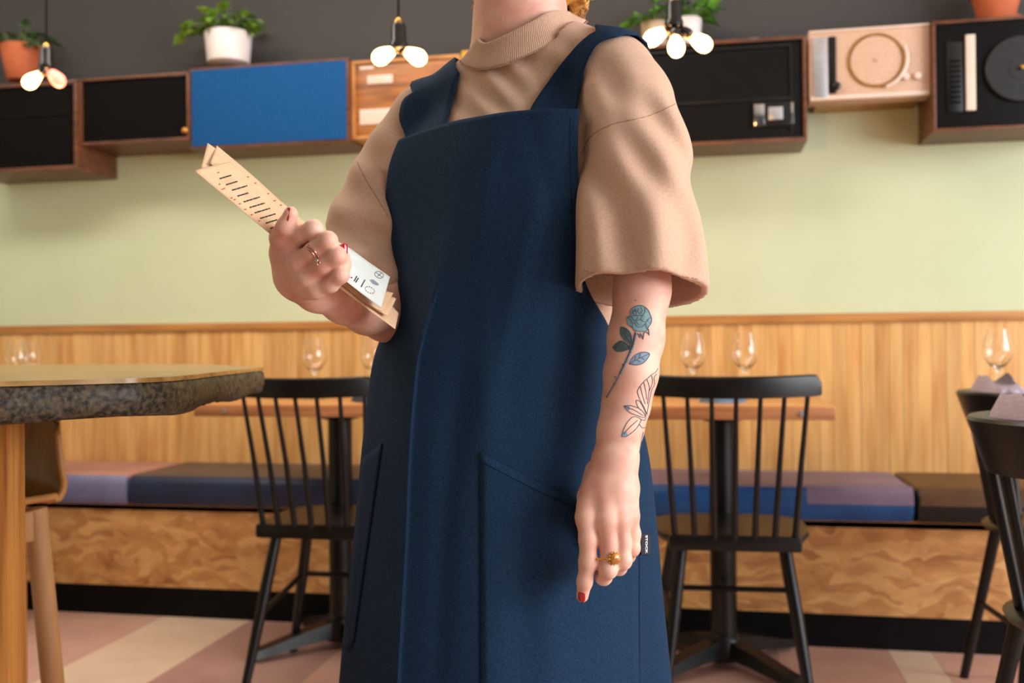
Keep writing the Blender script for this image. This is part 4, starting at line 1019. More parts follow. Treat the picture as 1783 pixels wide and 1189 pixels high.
def tpost(X):
    d = T(X, True)
    d += fold(X, (880, 150, 1.33), .07, vaxis(1, .8), .0035, 190, .4) + fold(X, (960, 120, 1.30), .06, vaxis(.8, 1), .003, 170, 1.4)
    sl = SLV(X, True); sr = SRV(X, True)
    # dropped-shoulder seam and sleeve folds
    sl += fold(X, (1150, 250, 1.22), .075, vaxis(.85, .55), .0075, 120, .3) + fold(X, (1060, 330, 1.20), .11, vaxis(1, .25), .006, 95, 1.9) + fold(X, (1170, 420, 1.20), .10, vaxis(1, -.15), .006, 85, .6)
    sl += fold(X, (1110, 470, 1.18), .12, vaxis(1, .0), .004, 70, 2.2) + fold(X, (1055, 190, 1.25), .06, vaxis(1, .3), .006, 120, 0)
    sr += fold(X, (640, 420, 1.36), .09, vaxis(.35, 1), .009, 95, 1.0) + fold(X, (650, 300, 1.40), .08, vaxis(.8, .6), .006, 100, .2) + fold(X, (640, 460, 1.33), .06, vaxis(-.4, 1), .008, 120, 2.0)
    th = np.float32(.0045)
    inl = np.maximum(-(sl+th), (V3(1109, 240, 1.27)[2]-.0-X[..., 2])*0+(X[..., 2]-np.float32(V3(1109, 300, 1.26)[2])))
    hl = (X-LC[0])@LC[1]; hr = (X-RC[0])@RC[1]
    sl_shell = np.maximum(np.maximum(sl, -(sl+th*2.2+np.maximum(0, X[..., 2]-np.float32(1.30))*.0)), hl)
    sr_shell = np.maximum(np.maximum(sr, -(sr+th*2.2)), hr)
    # solid above the elbow side so the shoulder joins, hollow towards the hem
    topl = np.maximum(sl, np.float32(V3(1109, 215, 1.27)[2])-X[..., 2]); topr = np.maximum(sr, np.float32(V3(700, 300, 1.46)[2])-X[..., 2])
    sleeve_l = np.minimum(sl_shell, topl); sleeve_r = np.minimum(sr_shell, topr)
    def smin(a, b, k):
        h = np.maximum(k-np.abs(a-b), 0)/k; return np.minimum(a, b)-h*h*k*.25
    torso = np.maximum(d, np.float32(V3(900, 850, 1.4)[2])-X[..., 2])
    e_ = X-NKc; al = e_@NKa; rr = np.sqrt(np.maximum(np.einsum('...i,...i->...', e_, e_)-al*al, 0))
    neckhole = np.maximum(rr-np.float32(.083), -al)
    BA = behind_apron(X, zmap)-(1-blend_l(X))*np.float32(.03)
    # sleeves blend only near the shoulder
    zl = np.clip((X[..., 2]-np.float32(1.19))/np.float32(.08), 0, 1)
    a = smin(torso, topl, np.float32(.035)); a = smin(a, topr, np.float32(.03))
    a = np.maximum(np.maximum(a, BA), -neckhole); a = np.minimum(a, sleeve_r)
    return np.minimum(a, sleeve_l)
lo = np.array([1e9]*3); hi = -lo
for s_ in (T, SLV, SRV):
    l2, h2 = s_.bounds(.012); lo = np.minimum(lo, l2); hi = np.maximum(hi, h2)
lo[2] = V3(900, 850, 1.4)[2]-.01
tp, tf = surface_nets(tpost, lo, hi, .0034)
shirt = wpart('shirt', np_mesh('shirt', tp, tf, M['shirt']))
shirt_bvh = bvh_of(tp, tf)
def sdf_grad(f, p, e=.002):
    q = np.array([p+np.eye(3)[i]*e for i in range(3)]+[p-np.eye(3)[i]*e for i in range(3)], np.float32); v = f(q); return (v[:3]-v[3:])/(2*e)
def onto(f, p, off):
    p = np.array(p, float)
    for _ in range(5):
        g = sdf_grad(f, p); n_ = np.dot(g, g)
        if n_ < 1e-6: break
        p = p-g*(float(f(np.array([p], np.float32))[0])-off)/n_
    return p
for pts in (((1013, 268), (1022, 246), (1040, 229), (1070, 215), (1110, 207), (1140, 198), (1176, 181)), ((622, 283), (640, 318), (660, 350), (676, 378))):
    wpart('armhole_seam', drape_tube(MB(), shirt_bvh, smooth_curve(pts), .0008, -.0002), M['seam'], shirt)
sm = MB(); pts = [(1017, 471), (1050, 478), (1090, 480), (1140, 481), (1180, 480), (1216, 486)]; pp = smooth_curve(pts, 10)
for a, b in zip(pp[:-1:2], pp[1::2]): drape_tube(sm, shirt_bvh, (a, b), .0005, .0002)
wpart('hem_stitching', sm, M['seam'], shirt)['kind'] = 'stuff'
# ribbed mock neck
NC = 600; rb, rt = closed_curve(cb, NC), closed_curve(ct, NC)
cen_b, cen_t = rb.mean(0), rt.mean(0)
mb = MB(); V = []
def rad_(p, c): e = p-c; e[..., 2] = 0; return e/np.linalg.norm(e, axis=-1, keepdims=True)
rib = (np.arange(NC) % 4 < 2)*1.0
rows = []
for u, o_, rf in ((0, -.004, 0), (0, .001, 0), (.06, .0025, 1), (.3, .001, 1), (.6, .0005, 1), (.85, .0012, 1), (.95, .002, 1), (1.0, .0008, .5), (1.0, -.0022, 0), (.9, -.004, 0), (.5, -.004, 0)):
    c_ = rb*(1-u)+rt*u; rows.append(c_+rad_(c_.copy(), cen_b*(1-u)+cen_t*u)*(o_-.0008*rf*rib[:, None]))
m = NC; V = np.concatenate(rows)
F = [(j*m+i, j*m+(i+1) % m, (j+1)*m+(i+1) % m, (j+1)*m+i) for j in range(len(rows)-1) for i in range(m)]
mb.add(V, F); wpart('collar', mb, M['shirt'], shirt, angle=80)
cs = rb+rad_(rb.copy(), cen_b)*.0032-np.array([0, 0, .001]); wpart('collar_seam', MB().tube(list(cs[::3])+[cs[0]], .0009, 5), M['seam'], shirt)
# ---- apron details
# bib facing: top hem and side hem stitch lines
wpart('hem_line', drape_tube(MB(), apron_bvh, smooth_curve([(993, 205), (992, 266), (995, 370), (1000, 470), (1018, 545)]), .0005, .0007), M['thread'], apron)
wpart('side_seam', drape_tube(MB(), apron_bvh, [(1112, 905), (1112, 1060), (1113, 1189)], .0007, .0008), M['thread'], apron)
# fold-back corner at the right end of the bib
# pockets
def patch(pxg, off):
    Q = []
    for row in pxg:
        r_ = []
        for (x, y) in row:
            p = drape(apron_bvh, x, y, off); r_.append(p)
        Q.append(r_)
    return np.array(Q)
def bil(tl, tr, br, bl, nu, nv):
    tl, tr, br, bl = map(np.array, (tl, tr, br, bl)); return [[(tl*(1-u)+tr*u)*(1-v)+(bl*(1-u)+br*u)*v for u in np.linspace(0, 1, nu)] for v in np.linspace(0, 1, nv)]
def pocket(name, tl, tr, br, bl, curve):
    g = bil(tl, tr, br, bl, 22, 26)
    for j in range(26):
        for i in range(22): g[j][i] = g[j][i]+np.array([0, curve*math.sin(PI*i/21)*(1-j/25)])
    Q = patch(g, .0019); o = wpart(name, MB().grid(Q), M['apron'], apron, angle=180)
    md = o.modifiers.new('thick', 'SOLIDIFY'); md.thickness = .0018; md.offset = 0
    t2 = MB(); e = [g[j][0]+np.array([3.0, 0]) for j in range(1, 26)]
    bv = bvh_of(np.array(MB().grid(Q).v), MB().grid(Q).f)
    drape_tube(t2, bv, e, .0006, .0012); e = [g[0][i]+np.array([0, 15.0]) for i in range(22)]; drape_tube(t2, bv, e, .0004, .0012)
    wpart('pocket_edge_stitching', t2, M['thread'], o); return o
pocket('pocket', (836, 787), (1106, 908), (1112, 1260), (838, 1260), 8)
g = bil((668, 772), (634, 798), (606, 1130), (618, 1120), 8, 24)
Q = patch(g, .0022); o = wpart('pocket', MB().grid(Q), M['apron'], apron, angle=180); md = o.modifiers.new('thick', 'SOLIDIFY'); md.thickness = .0018; md.offset = 0
t2 = MB(); drape_tube(t2, bvh_of(np.array(MB().grid(Q).v), MB().grid(Q).f), [g[j][0]+np.array([-2.5, 0]) for j in range(24)], .0006, .0012); wpart('pocket_edge_stitching', t2, M['thread'], o)
# straps, laid on the shirt and sewn behind the bib
def strapf(X): return sminf(sminf(T(X, True), SLV(X, True), np.float32(.035)), SRV(X, True), np.float32(.03))
def tuck(q):
    e = q-CAM0; dp = e@FWD; u = (891.5+FPX*(e@RGT)/dp-570)/6; v = (594.5-FPX*(e@UPV)/dp-180)/6
    i, j = int(round(u)), int(round(v))
    if 0 <= i < len(gx_) and 0 <= j < len(gy_) and zraw[i, j] > 0 and dp < zraw[i, j]+.004: return q+e/dp*(zraw[i, j]+.004-dp)
    return q
def march(px, py, off):
    px, py = np.asarray(px, float), np.asarray(py, float)
    D = FWD+RGT*((px-891.5)/FPX)[..., None]-UPV*((py-594.5)/FPX)[..., None]; D /= np.linalg.norm(D, axis=-1, keepdims=True)
    t = np.full(px.shape, .95); 
    for _ in range(40): t = t+.8*(strapf((CAM0+D*t[..., None]).astype(np.float32))-off)
    q = CAM0+D*t[..., None]; ok = (t < 1.75) & (np.abs(strapf(q.astype(np.float32))-off) < .002)
    return q, ok
def strap(front, back):
    f = cr_axis(np.array(front, float), [7]*(len(front)-1)); U = np.linspace(0, 1, 11)
    px = f[:, 0:1]*(1-U)+f[:, 2:3]*U; py = f[:, 1:2]*(1-U)+f[:, 3:4]*U
    q, ok = march(px, py, .0055)
    rows = [[tuck(q[a, b]) for b in range(11)] for a in range(len(q)) if ok[a].all()]
    B_ = cr_axis(np.array([[V3(*l), V3(*r)] for l, r in back]), [5]*(len(back)-1))
    last = np.array(rows[-1])
    bk = [[onto(strapf, a*(1-u)+b*u, .0055) for u in U] for a, b in B_]
    # ease from the last visible row into the hidden ones
    k0 = np.array(bk[0]); mid = [[onto(strapf, last[b]*(1-v)+k0[b]*v, .0055) for b in range(11)] for v in (.25, .5, .75)]
    out = np.array(rows+mid+bk)
    o = wpart('strap', MB().grid(out), M['apron'], apron, angle=180); md = o.modifiers.new('thick', 'SOLIDIFY'); md.thickness = .0022; md.offset = 0
    return o, out, len(rows)
o, so, nr = strap([(922, 212, 1004, 212), (924, 190, 1004, 188), (948, 152, 1010, 150), (974, 116, 1020, 112), (1003, 82, 1037, 80), (1024, 63, 1056, 68), (1038, 55, 1072, 64)],
           [((1050, 62, 1.43), (1128, 92, 1.325)), ((1060, 95, 1.48), (1140, 122, 1.37)), ((1045, 180, 1.52), (1125, 200, 1.43)), ((1010, 320, 1.53), (1070, 330, 1.50))])
wpart('strap_stitching', MB().tube([r[10]*.9+r[9]*.1+toc*.0012 for r in so[:nr]], .0005, 5), M['thread'], o)
o, so, nr = strap([(704, 262, 774, 240), (706, 238, 777, 214), (696, 210, 783, 190), (697, 189, 791, 160), (704, 172, 797, 139), (718, 162, 800, 128)],
           [((732, 160, 1.53), (815, 125, 1.47)), ((790, 220, 1.56), (860, 200, 1.53)), ((830, 330, 1.56), (900, 330, 1.55))])
wpart('strap_stitching', MB().tube([r[9]*.8+r[10]*.2+toc*.0012 for r in so[:nr]], .0005, 5), M['thread'], o)
# woven label on the side seam
c = [drape(apron_bvh, x, y, .0030) for x, y in ((1112.5, 929), (1129, 929), (1129, 965), (1112.5, 965))]
lab = MB(); nn = unit(np.cross(c[1]-c[0], c[3]-c[0])); nn = nn if np.dot(nn, toc) > 0 else -nn
lab.add([p for p in c]+[p+nn*.0008 for p in c], [(0, 1, 2, 3), (4, 5, 6, 7), (0, 1, 5, 4), (1, 2, 6, 5), (2, 3, 7, 6), (3, 0, 4, 7)])
lo_ = wpart('woven_label', lab, M['tag'], apron, smooth=False); lo_['label'] = 'small black woven label reading STOCK in white'
tcu = bpy.data.curves.new('lettering', 'FONT'); tcu.body = 'STOCK'; tcu.size = .0071; tcu.align_x = 'CENTER'; tcu.align_y = 'CENTER'; tcu.extrude = .0001; tcu.offset = .00022; tcu.space_character = 1.02
tcu.materials.append(M['lettering'])
tmp = bpy.data.objects.new('lettering', tcu); COL.objects.link(tmp); bpy.context.view_layer.update()
tme = bpy.data.meshes.new_from_object(tmp.evaluated_get(bpy.context.evaluated_depsgraph_get())); bpy.data.objects.remove(tmp)
to = bpy.data.objects.new('lettering', tme); COL.objects.link(to); to.parent = lo_
ex = unit(c[3]-c[0]); ey = unit(np.cross(nn, ex)); ctr = sum(c)/4+nn*.0011-PB
to.matrix_local = Matrix(((ex[0], ey[0], nn[0], ctr[0]), (ex[1], ey[1], nn[1], ctr[1]), (ex[2], ey[2], nn[2], ctr[2]), (0, 0, 0, 1)))
# ---- nails
def nail(bvh, base, tip, wpx, lift=.0006, over=0):
    """red nail on the fingertip from base px to tip px; over = how many px it runs past the flesh"""
    base, tip = np.array(base, float), np.array(tip, float); d = tip-base; L_ = np.linalg.norm(d); d /= L_; s = np.array([-d[1], d[0]])
    p0 = drape(bvh, *base, lift); p1 = drape(bvh, *(base+d*max(2, L_-over-4)), lift)
    if p0 is None or p1 is None: return None
    dd = unit(p1-p0); G = []; Lm = L_/FPX*np.dot(p0-CAM0, FWD); wm = wpx/FPX*np.dot(p0-CAM0, FWD)
    sv = unit(RGT*s[0]-UPV*s[1]); nn = np.cross(dd, sv); nn = unit(nn if np.dot(nn, toc) > 0 else -nn); sv = np.cross(nn, dd)
    for u in np.linspace(0, 1, 10):
        wv = wm*.5*(math.sqrt(max(0, 1-(max(0, .25-u)/.25)**2))*.25+.75)*(1-.25*max(0, u-.75)/.25)*(1-.55*max(0, u-.93)/.07)
        G.append([p0+dd*Lm*u+sv*wv*k-nn*(abs(k)**2*wm*.22+.0008*u*u) for k in np.linspace(-1, 1, 9)])
    mb = MB().grid(G); o = wpart('fingernail', mb, M['nail'], angle=180); o['label'] = 'glossy red fingernail'
    md = o.modifiers.new('thick', 'SOLIDIFY'); md.thickness = .0009; md.offset = 0; return o
nail(skin_bvh_L, (1014.5, 1032), (1014.5, 1053), 14.5, .0002, 8)
def nail3(c, d, up, Ln, Wn):
    """nail placed in space: centre, direction, outward"""
    c, d, up = np.array(c, float), unit(np.array(d, float)), np.array(up, float); up = unit(up-d*np.dot(up, d)); sv = np.cross(up, d); G = []
    for u in np.linspace(0, 1, 10):
        wv = Wn*.5*(math.sqrt(max(0, 1-(max(0, .3-u)/.3)**2))*.3+.7)*(1-.25*max(0, u-.7)/.3)*(1-.6*max(0, u-.92)/.08)
        G.append([c+d*Ln*(u-.5)+sv*wv*k+up*(-abs(k)**2*Wn*.25-.0008*u*u) for k in np.linspace(-1, 1, 9)])
    o = wpart('fingernail', MB().grid(G), M['nail'], angle=180); o['label'] = 'glossy red fingernail'; md = o.modifiers.new('thick', 'SOLIDIFY'); md.thickness = .0009; md.offset = 0
dirpx = lambda a, b: V3(*b)-V3(*a)
nail3(V3(599, 436, 1.1375), dirpx((599, 446, 1.145), (600, 428, 1.145)), RGT*.35-FWD, .0165, .0085)
nail3(V3(498.5, 372, 1.130), dirpx((499, 390, 1.137), (502, 366, 1.135)), -RGT*.9-FWD*.5, .016, .009)
nail3(V3(1040, 1008, 1.19), dirpx((1046, 1004, 1.18), (1040, 990, 1.20)), -RGT*.7-UPV*.5-FWD*.1, .012, .008)
# ---- rings
def ring_band(a, b, at_u, r, tube, m, name='ring'):
    A, Bq = V3(*a), V3(*b); ax = unit(Bq-A); c = A+(Bq-A)*at_u
    u = unit(np.cross(ax, np.array([0, 0, 1.0]) if abs(ax[2]) < .9 else np.array([1.0, 0, 0]))); w_ = np.cross(ax, u)
    pts = [c+r*(math.cos(t)*u+math.sin(t)*w_) for t in np.linspace(0, 2*PI, 41)]
    return wpart(name, MB().tube(pts, tube, 8, cap=False), m, angle=180), c, ax
rg, c, ax = ring_band((1054, 905, 1.182+dz), (1057, 992, 1.172+dz), .78, .0116, .0012, M['gold'])
rg['label'] = 'gold ring with a round amber stone'
g0 = drape(skin_bvh_L, 1068, 972, .0005); gn = unit(-FWD+RGT*.45)
wpart('stone_setting', MB().lathe([(0, -.002), (.0062, -.002), (.0070, .001), (.0070, .002), (.0066, .0025), (0, .0025)], 28, tuple(g0), ax=tuple(gn)), M['gold'], rg)
e1 = unit(np.cross(gn, UPV)); e2 = np.cross(gn, e1)
bd = MB()
for k in range(12):
    q_ = g0+gn*.0015+.0073*(math.cos(k*PI/6)*e1+math.sin(k*PI/6)*e2); bd.lathe([(0, -.0011), (.0009, -.0007), (.0011, 0), (.0009, .0007), (0, .0011)], 8, tuple(q_), ax=tuple(gn))
bdo = wpart('beaded_rim', bd, M['gold'], rg); bdo['kind'] = 'stuff'
wpart('amber_stone', MB().lathe([(.0069, .002), (.0067, .0038), (.0055, .0054), (.003, .0064), (0, .0067)], 28, tuple(g0), ax=tuple(gn)), M['amber'], rg)
rg = wpart('ring', drape_tube(MB(), skin_bvh_R, smooth_curve([(533, 431), (540, 436), (547, 444), (552, 454), (553, 462)], 6), .0012, .0004, 1.5, 8), M['rosegold'], angle=180)
rg['label'] = 'thin rose gold double ring with a small clear stone'
wpart('ring_band', drape_tube(MB(), skin_bvh_R, smooth_curve([(537, 428), (544, 433), (551, 441), (556, 451), (557, 459)], 6), .0011, .0004, 1.5, 8), M['rosegold'], rg, angle=180)
g0 = drape(skin_bvh_R, 553, 454, .0012); gn = unit(-FWD+RGT*.2-UPV*.5)
wpart('clear_stone', MB().lathe([(0, -.001), (.0022, 0), (.0026, .0012), (.0016, .0024), (0, .0026)], 8, tuple(g0), ax=tuple(gn)), M['chrome'], rg)
# ---- tattoos: thin ink films that follow the skin
def film(bvh, poly, m, name, off=.00025, n=14):
    poly = np.array(poly, float); c = poly.mean(0); rows = []
    pol = smooth_curve(np.r_[poly, poly[:1]], 4)
    for k in np.linspace(0.02, 1, n//2+1):
        r_ = [drape(bvh, *(c+(q_-c)*k), off) for q_ in pol]
        if any(x is None for x in r_):
            r_ = [x if x is not None else None for x in r_]
        rows.append(r_)
    V = []; ix = {}; F = []
    for j, r_ in enumerate(rows):
        for i, p in enumerate(r_):
            if p is not None: ix[j, i] = len(V); V.append(p)
    for j in range(len(rows)-1):
        for i in range(len(pol)-1):
            q4 = [(j, i), (j, i+1), (j+1, i+1), (j+1, i)]
            if all(k in ix for k in q4): F.append(tuple(ix[k] for k in q4))
    return MB().add(V, F)
Z = lambda x, y: (1000+x/3.717, 480+y/3.717)
def zl(pts): return [Z(*p) for p in pts]
lines = MB(); teal = MB(); dark = MB(); blue = MB()
def addf(mbt, pts): 
    f = film(skin_bvh_L, zl(pts), None, ''); mbt.add(f.v, f.f)
def addl(pts, r=.00042, sm_=True):
    pz = np.array(zl(pts)); drape_tube(lines, skin_bvh_L, smooth_curve(pz, 5) if sm_ and len(pz) > 2 else pz, r, .0003, 2.0, 5)
rose = [(372, 262), (362, 235), (378, 210), (405, 196), (430, 192), (458, 203), (480, 225), (490, 250), (500, 280), (495, 310), (478, 335), (470, 355), (440, 362), (410, 358), (385, 352), (378, 335), (350, 318), (342, 290), (345, 265)]
addf(teal, rose); addl(rose+rose[:1], .0005)
addl([(378, 262), (395, 255), (410, 262), (425, 255), (445, 262)]); addl([(395, 215), (405, 240), (400, 262)]); addl([(430, 200), (440, 225), (425, 245), (412, 228), (420, 212)]); addl([(458, 210), (455, 240), (440, 262), (430, 285)])
addl([(372, 262), (385, 285), (410, 290), (430, 285), (455, 300), (480, 290)]); addl([(390, 300), (410, 330), (440, 330), (460, 310)]); addl([(345, 268), (365, 285), (380, 310), (375, 335)]); addl([(498, 270), (475, 285), (462, 310), (470, 345)]); addl([(400, 235), (388, 225), (380, 240), (392, 250)]); addl([(410, 270), (405, 300), (420, 318)])
addl([(395, 362), (400, 390), (412, 372), (425, 400), (430, 372), (445, 412), (450, 370), (470, 365), (485, 385), (480, 345)], .0006, False)
st_l = [(398, 365), (405, 400), (385, 445), (370, 490), (352, 540), (332, 575), (305, 630), (275, 680), (245, 730), (210, 785), (222, 752), (240, 715), (268, 668), (292, 622), (316, 580), (335, 545), (350, 505), (362, 460), (378, 415), (385, 370)]
for a, b in zip(((400, 370), (383, 445), (362, 500), (335, 562), (300, 630), (262, 700)), ((383, 445), (362, 500), (335, 562), (300, 630), (262, 700), (208, 788))): addl([a, b], .0016 if b[1] < 640 else .0011)
for p in ((352, 520), (372, 470), (318, 580), (312, 632), (270, 660), (262, 705)): addl([p, (p[0]+(10 if p[0] > 320 else -8), p[1]-8)], .0006)
lf1 = [(300, 332), (330, 338), (360, 365), (372, 400), (370, 440), (350, 435), (318, 410), (298, 375)]
lf2 = [(248, 462), (275, 435), (305, 422), (335, 438), (360, 462), (335, 482), (300, 490), (268, 486)]
lf3 = [(358, 570), (375, 535), (410, 505), (450, 494), (486, 505), (470, 540), (440, 568), (400, 578)]
addf(dark, lf1); addf(dark, lf2); addf(blue, lf3)
for lf in (lf1, lf2, lf3): addl(lf+lf[:1], .0005)
addl([(300, 335), (372, 440)]); addl([(250, 462), (365, 464)]); addl([(358, 570), (410, 540), (484, 506)])
for a, b in (((322, 362), (345, 360)), ((335, 390), (362, 385)), ((280, 462), (300, 440)), ((310, 462), (328, 442)), ((390, 552), (400, 520)), ((420, 532), (428, 504)), ((400, 546), (430, 556)), ((430, 528), (455, 545))): addl([a, b])
addl([(365, 445), (362, 465), (358, 480)], .0011)
# outlined lily
addl([(540, 600), (525, 625), (500, 640), (470, 668), (450, 685), (428, 712), (410, 745), (415, 775), (425, 800), (440, 830), (455, 860), (470, 900)]); addl([(532, 635), (515, 660), (518, 700), (500, 740), (488, 790), (478, 840), (468, 900)]); addl([(500, 645), (505, 690), (485, 745)]); addl([(470, 670), (485, 720), (480, 770), (472, 830)]); addl([(450, 690), (462, 745), (468, 800)]); addl([(428, 715), (440, 770), (458, 830)])
addl([(400, 805), (420, 810), (440, 840), (458, 880), (462, 910)]); addl([(400, 805), (408, 840), (430, 870)])
pt1 = [(322, 842), (360, 840), (400, 850), (435, 870), (455, 900), (450, 918), (410, 905), (370, 890), (340, 868)]
pt2 = [(308, 1040), (318, 1000), (340, 955), (372, 918), (400, 912), (430, 930), (420, 960), (395, 995), (360, 1025), (330, 1042)]
addl(pt1+pt1[:1]); addl(pt2+pt2[:1]); addl([(330, 846), (390, 870), (445, 905)]); addl([(320, 1025), (360, 980), (410, 935)]); addl([(430, 930), (455, 935), (462, 915)]); addl([(420, 960), (440, 985), (460, 980)]); addl([(445, 1010), (435, 1060), (425, 1110), (420, 1145)], .0005)
addf(blue, [(322, 842), (348, 842), (360, 856), (352, 872), (338, 864)]); addf(blue, [(308, 1040), (315, 1012), (335, 1010), (345, 1032), (328, 1042)])
addl([(395, 158), (397, 160)], .0009)
for mbt, m, nm in ((teal, 'tatteal', 'tattoo_shading'), (dark, 'tatdark', 'tattoo_shading'), (blue, 'tatblue', 'tattoo_shading'), (lines, 'tat', 'tattoo_lines')):
    o = wpart(nm, mbt, M[m], angle=180); o['kind'] = 'stuff'
    o['label'] = {'tattoo_lines': 'blue-grey rose and lily tattoo outlines on the forearm', 'tattoo_shading': 'blue-green tattoo shading on the rose'}[nm]
# ---- hair
hr_ = MB(); rg_ = random.Random(3)
def strand(x, y0, y1, z, amp, turns, r):
    pts = []; n_ = int(turns*11)+6; ph = rg_.uniform(0, 6.28); dx = rg_.uniform(-14, 14); e = rg_.uniform(.6, 1.4)
    for i in range(n_+1):
        u = i/n_; a = ph+u*turns*2*PI; k = amp*(.35+.65*u)
        pts.append(V3(x+dx*u+k*math.cos(a)*e, y0+(y1-y0)*u+k*.5*math.sin(a*1.3), z+k*.0007*math.sin(a)))
    hr_.tube(pts, r, 4, cap=False)
for i in range(230):
    x = rg_.uniform(962, 1012); strand(x, -120+rg_.uniform(-40, 20), rg_.uniform(2, 44)-max(0, (975-x))*.9, rg_.uniform(1.39, 1.50), rg_.uniform(2.5, 7), rg_.uniform(3, 6), .0006)
for i in range(60):
    x = rg_.uniform(828, 850); strand(x, -120, rg_.uniform(-14, 24), rg_.uniform(1.42, 1.50), rg_.uniform(2, 7), rg_.uniform(3, 5), .0006)
for i in range(120):
    x = rg_.uniform(850, 980); strand(x, -120, rg_.uniform(0, 24), rg_.uniform(1.47, 1.53), rg_.uniform(3, 7), rg_.uniform(3, 5), .0009)
HC = SDF(.03)
HC.wl(H_(-.045, 0, .055, 98), H_(.012, 0, .072, 84)); HC.wl(H_(-.07, 0, .02, 80), H_(-.075, 0, -.06, 62), H_(-.07, 0, -.11, 45))
for sd in (-1, 1): HC.wl(H_(-.03, sd*.07, .03, 36), H_(-.04, sd*.066, -.07, 32), H_(-.05, sd*.05, -.115, 22))
def hpost(X, d):
    d = d+.006*np.sin(X[..., 0]*210+np.sin(X[..., 2]*90)*1.5)*np.sin(X[..., 1]*190+X[..., 2]*60)+.003*np.sin(X[..., 2]*330+X[..., 0]*120)
    e = X-(hc+hx*.075-hz*.02).astype(np.float32); return np.maximum(d, .083-np.sqrt(np.einsum('...i,...i->...', e, e)))
HC.post = hpost; lo, hi = HC.bounds()
hp, hf = surface_nets(HC, lo, hi, .004)
ho = wpart('hair', np_mesh('hair', hp, hf, M['hair']))
so_ = wpart('loose_curls', hr_, M['hair'], ho, angle=180); so_['kind'] = 'stuff'

# ------------------------------------------------------------------ folded menu in the hand
mc = V3(540, 440, 1.17)
menu = thing('folded_menu', 'folded beige paper menu with printed lines gripped in the raised hand', 'menu', tuple(mc))
def sheet(name, rowsLR, m, bend=.0, n=8):
    R_ = np.array([[V3(*l), V3(*r)] for l, r in rowsLR]); R_ = cr_axis(R_, [n]*(len(R_)-1)); G = []
    for a, b in R_:
        nn = np.cross(b-a, R_[-1][0]-R_[0][0]); nn = unit(nn); G.append([a*(1-u)+b*u+nn*bend*math.sin(PI*u) for u in np.linspace(0, 1, 9)])
    mb = MB().grid(G); bv = bvh_of(np.array(mb.v), mb.f)
    o = wpart(name, mb, m, menu, angle=180, base=mc); md = o.modifiers.new('thick', 'SOLIDIFY'); md.thickness = .0005; md.offset = 0
    return o, bv
s1, b1 = sheet('menu_leaf', [((338, 297, 1.112), (400, 281, 1.165)), ((404, 352, 1.128), (449, 320, 1.176)), ((470, 407, 1.150), (498, 358, 1.188)), ((535, 458, 1.170), (562, 418, 1.19)), ((590, 500, 1.182), (615, 468, 1.215)), ((640, 538, 1.212), (655, 505, 1.245)), ((688, 573, 1.235), (694, 545, 1.275))], M['paper'])
s2, b2 = sheet('menu_leaf', [((350, 293, 1.135), (361.5, 249, 1.20)), ((404, 335, 1.150), (432, 300, 1.205)), ((480, 390, 1.165), (502, 364, 1.205)), ((535, 450, 1.176), (562, 415, 1.2)), ((595, 494, 1.182), (617, 463, 1.215)), ((640, 530, 1.21), (650, 500, 1.245)), ((675, 550, 1.225), (690, 520, 1.265))], M['paper'])
s3, b3 = sheet('menu_leaf', [((366, 284, 1.150), (377.5, 253.5, 1.21)), ((410, 325, 1.160), (440, 306, 1.215)), ((482, 385, 1.17), (508, 368, 1.21)), ((535, 447, 1.18), (562, 413, 1.205)), ((597, 490, 1.18), (618, 463, 1.22)), ((640, 528, 1.205), (650, 500, 1.25)), ((666, 543, 1.222), (685, 510, 1.265))], M['paper'])
s4, b4 = sheet('printed_cover', [((545, 447, 1.168), (562, 408, 1.195)), ((595, 484, 1.166), (605, 430, 1.205)), ((630, 511, 1.182), (640, 455, 1.225)), ((663.5, 536, 1.198), (679, 482, 1.245))], M['whitepaper'])
s4['label'] = 'white printed cover of the menu'
Z2 = lambda x, y: (320+x/3.13, 220+y/3.13)
ink = MB(); rnd = random.Random(5)
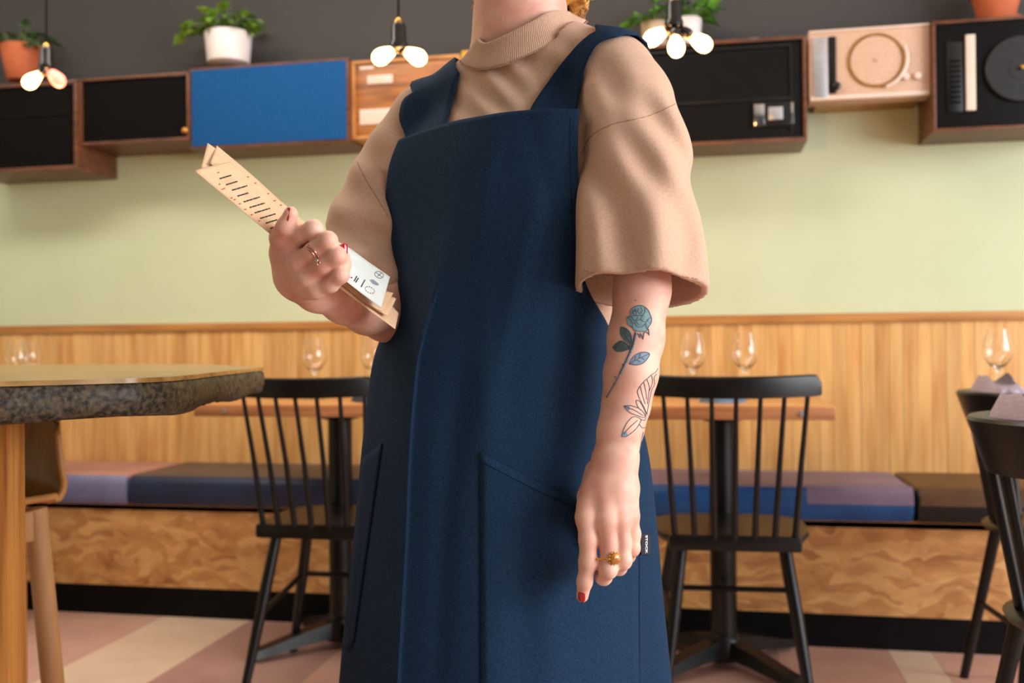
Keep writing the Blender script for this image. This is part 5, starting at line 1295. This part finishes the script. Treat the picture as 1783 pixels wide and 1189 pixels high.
for (x, y, L_) in ((195, 287, 62), (230, 320, 60), (262, 350, 82), (292, 382, 60), (326, 413, 86), (358, 444, 82), (386, 473, 82), (416, 503, 82), (446, 529, 62), (472, 557, 20)):
    u = 0
    while u < 1:
        k = min(1, u+rnd.uniform(.12, .3)); drape_tube(ink, b1, [Z2(x+L_*u, y-L_*.30*u), Z2(x+L_*k, y-L_*.30*k)], .0009, .0004, 3, 4); u = k+.05
io = wpart('print', ink, M['ink'], s1, base=mc, angle=180); io['kind'] = 'stuff'
ink = MB()
for (x, y) in ((183, 255), (190, 318), (205, 346), (345, 278), (255, 393), (272, 402), (300, 425), (330, 455), (385, 312), (455, 370), (490, 408), (525, 432), (365, 485), (405, 518), (215, 342)):
    drape_tube(ink, b1, [Z2(x, y), Z2(x+9, y-3)], .0008, .0004, 3, 4)
io = wpart('red_print', ink, M['redink'], s1, base=mc, angle=180); io['kind'] = 'stuff'
Z3 = lambda x, y: (460+x/4.754, 350+y/4.754)
ink = MB(); ci = lambda cx, cy, a, b, r: [Z3(cx+a*math.cos(t)*math.cos(r)-b*math.sin(t)*math.sin(r), cy+a*math.cos(t)*math.sin(r)+b*math.sin(t)*math.cos(r)) for t in np.linspace(0, 2*PI, 25)]
drape_tube(ink, b4, ci(950, 612, 38, 26, .35), .0004, .0004, 2, 4); drape_tube(ink, b4, [Z3(925, 595), Z3(975, 630)], .0004, .0004, 2, 4); drape_tube(ink, b4, [Z3(935, 625), Z3(968, 598)], .0004, .0004, 2, 4)
cc = ci(872, 738, 42, 24, .45)
for i in range(0, 24, 2): drape_tube(ink, b4, [cc[i], cc[i+1]], .0005, .0004, 2, 4)
for (x0, y0, x1, y1) in ((742, 665, 765, 625), (755, 675, 778, 640), (800, 712, 832, 655), (700, 632, 708, 630), (718, 637, 726, 634)): drape_tube(ink, b4, [Z3(x0, y0), Z3(x1, y1)], .0008, .0004, 2, 4)
io = wpart('cover_print', ink, M['ink'], s4, base=mc, angle=180); io['kind'] = 'stuff'
f = film(b4, [Z3(870, 655), Z3(895, 650), (460+925/4.754, 350+668/4.754), Z3(948, 692), Z3(930, 700), Z3(895, 685)], None, '', .0004)
wpart('cover_emblem', f, M['greyink'], s4, base=mc, angle=180)
